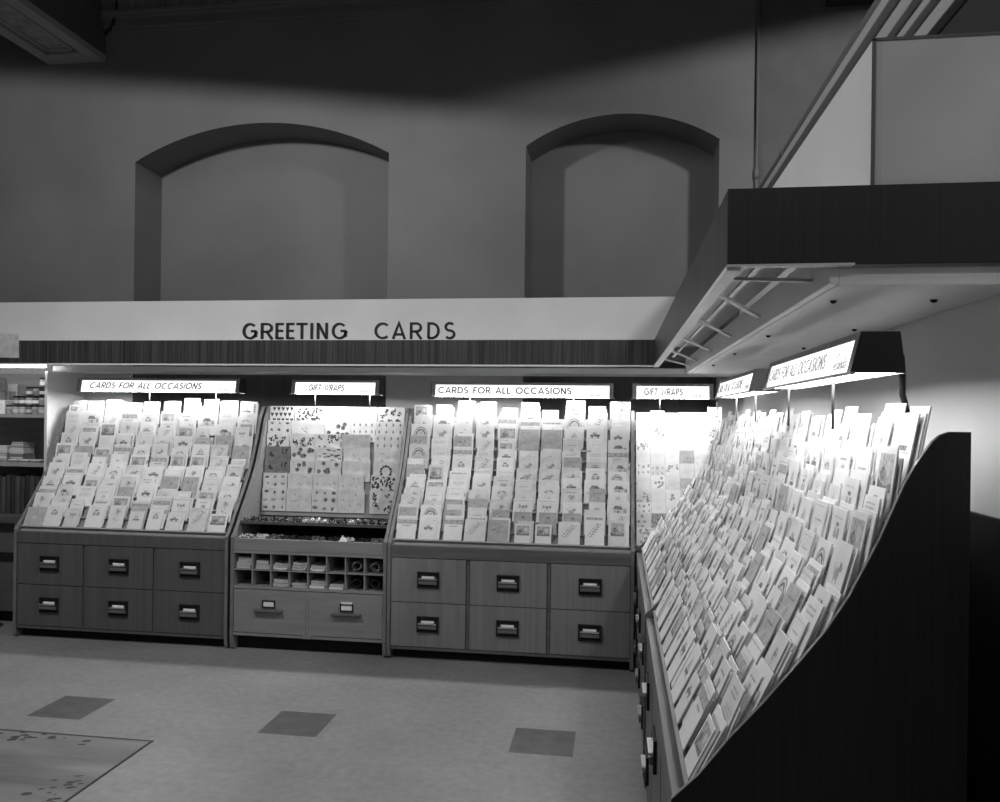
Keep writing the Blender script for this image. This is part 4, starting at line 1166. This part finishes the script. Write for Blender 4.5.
# jars
JZ = 1.5612
jarm = [grey('jar_glass_pale', 0.34, 0.2), grey('jar_glass_mid', 0.14, 0.2), grey('jar_glass_dark', 0.035, 0.2)]
JT = ['pale', 'grey', 'dark']
def jar(x, y, z, r, h, tone, lb, label_tone=0):
    t = thing('lidded_jar', (x, y, z), lb, 'jar', 0, 'lidded jars on the top shelf')
    mb = MB(); mb.lathe([(r * 0.92, 0.0), (r, 0.004), (r, h * 0.72), (r * 0.9, h * 0.80)], seg=16); mb.build('body', jarm[tone], t, True)
    mb = MB(); mb.lathe([(r * 0.93, h * 0.80), (r * 0.96, h * 0.82), (r * 0.96, h * 0.98), (r * 0.9, h)], seg=16); mb.build('lid', M['black'], t, True)
    mb = MB(); mb.lathe([(r * 1.01, h * 0.18), (r * 1.012, h * 0.20), (r * 1.012, h * 0.50), (r * 1.01, h * 0.52)], seg=16); mb.build('paper_label', PAPER[label_tone], t, True)
    return t
jr, jh = 0.0262, 0.070
rj = random.Random(4)
cols_ = [-4.368 - 0.0555 * k for k in range(6)]
heights = [4, 3, 3, 2, 2, 1]
names = ['against the end panel', 'second in from the end panel', 'third in from the end panel', 'fourth in from the end panel', 'fifth in from the end panel', 'sixth in from the end panel']
for k, (x, nh) in enumerate(zip(cols_, heights)):
    for j in range(nh):
        tone = rj.choice([0, 0, 1, 2])
        jar(x, SYF + 0.10 + 0.004 * j, JZ + j * (jh + 0.0005), jr, jh, tone, '%s jar, %s, column %s' % (JT[tone], ['bottom of its column', 'second one up', 'third one up', 'topmost of all'][j], names[k]), rj.choice([0, 1, 3, 4, 4]))
# cartons at the far end of that shelf
def carton(name, x, y, z, w, d, h, tone, lb, cat, rz=0, grp=None):
    t = thing(name, (x, y, z), lb, cat, rz, grp)
    mb = MB(); mb.box(-w / 2, w / 2, 0, d, 0, h); mb.build('body', PAPER[tone], t, bevel=0.002)
    mb = MB()
    rng = random.Random(int(abs(x * 1000)) + int(z * 100))
    mb.add([(-w * 0.35, -0.0006, h * 0.25), (w * 0.35, -0.0006, h * 0.25), (w * 0.35, -0.0006, h * 0.75), (-w * 0.35, -0.0006, h * 0.75)], [(0, 1, 2, 3)], 0)
    for q in range(4):
        a, b = rng.uniform(-0.3, 0.1), rng.uniform(0.05, 0.2)
        zz = h * (0.32 + 0.1 * q)
        mb.box(w * a, w * (a + b), -0.0014, -0.0007, zz, zz + h * 0.05, 1)
    mb.build('printed_panel', [PAPER[min(4, tone + 1)], INK[2]], t)
    return t
carton('carton', -4.720, SYF + 0.09, JZ, 0.08, 0.09, 0.105, 1, 'pale low carton standing next to the shortest jar column', 'box')
carton('carton', -4.825, SYF + 0.10, JZ, 0.10, 0.10, 0.17, 3, 'grey carton under two others at the open end of the jar shelf', 'box')
carton('carton', -4.715, SYF + 0.21, JZ, 0.085, 0.10, 0.235, 3, 'tall grey printed carton standing behind the low pale one', 'box')
carton('carton', -4.80, SYF + 0.10, JZ + 0.171, 0.095, 0.095, 0.11, 4, 'dark carton topping the stack at the open end of jar shelf', 'box')
# lower shelf: flat boxes and parcels
LZ = 1.1892
for k, x in enumerate((-4.385, -4.480, -4.578)):
    t = thing('flat_box', (x, SYF + 0.045, LZ), 'flat dark box with white lid, %s from the pale end panel' % ordn(k), 'box', rad(4), 'flat boxes on the second shelf')
    mb = MB(); mb.box(-0.040, 0.040, 0, 0.12, 0, 0.018); mb.build('base', PAPER[4], t)
    mb = MB(); mb.box(-0.034, 0.034, 0.006, 0.114, 0.0182, 0.023); mb.build('lid', PAPER[0], t)
for k, (x, z, w, h, tone, lb) in enumerate([(-4.665, 0, 0.11, 0.055, 4, 'dark parcel at the bottom of the stack on the second shelf'), (-4.67, 0.056, 0.12, 0.05, 2, 'pale parcel second up in the stack on the second shelf'), (-4.66, 0.107, 0.10, 0.045, 3, 'grey parcel on top of the stack, second shelf'), (-4.81, 0, 0.11, 0.06, 3, 'grey parcel standing alone past the stacked parcels'), (-4.81, 0.061, 0.12, 0.06, 2, 'pale parcel resting on the grey one past the stack')]):
    t = thing('wrapped_parcel', (x, SYF + 0.20, LZ + z), lb, 'parcel', rad(3 * (k % 2)), 'parcels on the second shelf')
    mb = MB(); mb.box(-w / 2, w / 2, 0, 0.14, 0, h); mb.build('wrapper', PAPER[tone], t, bevel=0.006)
    mb = MB(); mb.box(-w / 2 - 0.001, w / 2 + 0.001, -0.001, 0.0, h * 0.4, h * 0.6); mb.build('paper_band', PAPER[1], t)
# books along the bottom
bk = [grey('book_cloth_%d' % k, v, 0.7) for k, v in enumerate((0.03, 0.05, 0.075))]
x = -4.295
for k in range(18):
    w = 0.034 + 0.006 * ((k * 7) % 3)
    h = 0.275 + 0.006 * ((k * 5) % 4)
    x -= w
    t = thing('upright_book', (x, SYF + 0.03, 0.8015), 'dark upright book, %s from the end panel on the bottom shelf' % ordn(k), 'book', 0, 'dark books on the bottom shelf')
    mb = MB(); mb.box(0.002, 0.005, 0.002, 0.18, 0, h); mb.box(w - 0.005, w - 0.002, 0.002, 0.18, 0, h)
    mb.prism([(0.002, 0.0), (w / 2, -0.006), (w - 0.002, 0.0), (w - 0.002, 0.003), (0.002, 0.003)], 'z', 0, h)
    mb.build('cover', bk[k % 3], t)
    mb = MB(); mb.box(0.0055, w - 0.0055, 0.004, 0.172, 0.003, h - 0.006); mb.build('page_block', PAPER[1], t)
    x -= 0.0006
# grey notice card on the canopy and a bin on the floor
t = thing('notice_card', (-4.42, FY - 0.004, 1.972), 'grey notice card fixed to the canopy front above the jar shelves', 'notice')
mb = MB(); mb.prism([(-0.12, 0.004), (0.100, 0.0), (0.096, 0.176), (-0.12, 0.180)], 'y', -0.003, 0.003); b = mb.build('board', PAPER[3], t)
mb = MB()
for z, a, c in ((0.13, -0.10, -0.03), (0.145, -0.07, -0.02), (0.09, -0.06, -0.015), (0.07, 0.03, 0.07), (0.09, 0.035, 0.06), (0.05, -0.02, 0.05)):
    mb.box(a, c, -0.0042, -0.0031, z, z + 0.006)
mb.build('printed_lines', INK[1], b)
t = thing('waste_bin', (-4.50, 5.16, 0.0), 'dark bin of crumpled paper on the floor beside the dark card rack', 'bin')
mb = MB(); mb.lathe([(0.085, 0), (0.09, 0.005), (0.105, 0.17), (0.108, 0.175), (0.10, 0.174), (0.085, 0.012)], seg=20); mb.build('body', M['black'], t, True)
mb = MB(); rq = random.Random(2)
for k in range(9):
    cx, cy, cz = rq.uniform(-0.05, 0.05), rq.uniform(-0.05, 0.05), 0.15 + rq.uniform(0, 0.05)
    pts = []
    mb.lathe([(0.004, cz - 0.03), (0.028 * rq.uniform(.7, 1.2), cz - 0.012), (0.032 * rq.uniform(.7, 1.2), cz + 0.006), (0.016, cz + 0.026), (0.004, cz + 0.03)], cx, cy, 7)
mb.build('crumpled_paper', PAPER[1], t)

# ------------------------------------------------------------------ lights of the shop, with an added fill lamp
def spot(loc, target, watt, size_deg, blend=0.12, radius=0.12):
    d = bpy.data.lights.new('shop_and_fill_lamp', 'SPOT'); d.energy = watt; d.spot_size = rad(size_deg); d.spot_blend = blend; d.shadow_soft_size = radius
    o = bpy.data.objects.new('shop_and_fill_lamp', d); COL.objects.link(o); o.location = loc
    o.rotation_euler = (Vector(target) - Vector(loc)).to_track_quat('-Z', 'Y').to_euler()
    return o
spot((-3.0, 2.6, 4.18), (-3.12, 2.6, 3.18), 250, 178, 0.02)
spot((2.2, 2.8, 4.55), (2.348, 2.8, 3.55), 235, 178, 0.02)
spot((0.9, -1.6, 4.2), (0.9, -1.6, 0), 60, 150, 0.1)
spot((-1.2, 0.4, 3.6), (-1.2, 2.4, 4.2), 26, 175, 0.5, 0.3)  # added fill lamp, not a shop fixture, lifts the dark upper wall

w = bpy.data.worlds.new('shop_air'); scene.world = w; w.use_nodes = True
w.node_tree.nodes['Background'].inputs[0].default_value = (0.5, 0.5, 0.5, 1)
w.node_tree.nodes['Background'].inputs[1].default_value = 0.02

# ------------------------------------------------------------------ camera
cam_d = bpy.data.cameras.new('camera')
cam_d.sensor_width = 36; cam_d.sensor_fit = 'HORIZONTAL'
cam_d.lens = 28.8
cam_d.shift_y = 0.014
cam = bpy.data.objects.new('camera', cam_d); COL.objects.link(cam)
yaw, roll = rad(8.3), 0.0125
cam.matrix_world = Matrix.Translation((0, 0, 1.6)) @ Matrix.Rotation(yaw, 4, 'Z') @ Matrix.Rotation(PI / 2, 4, 'X') @ Matrix.Rotation(roll, 4, 'Z')
cam_d.clip_start = 0.02
scene.camera = cam

vs = scene.view_settings
vs.view_transform = 'Standard'; vs.look = 'None'; vs.gamma = 1.0; vs.exposure = 0.12; vs.use_curve_mapping = False
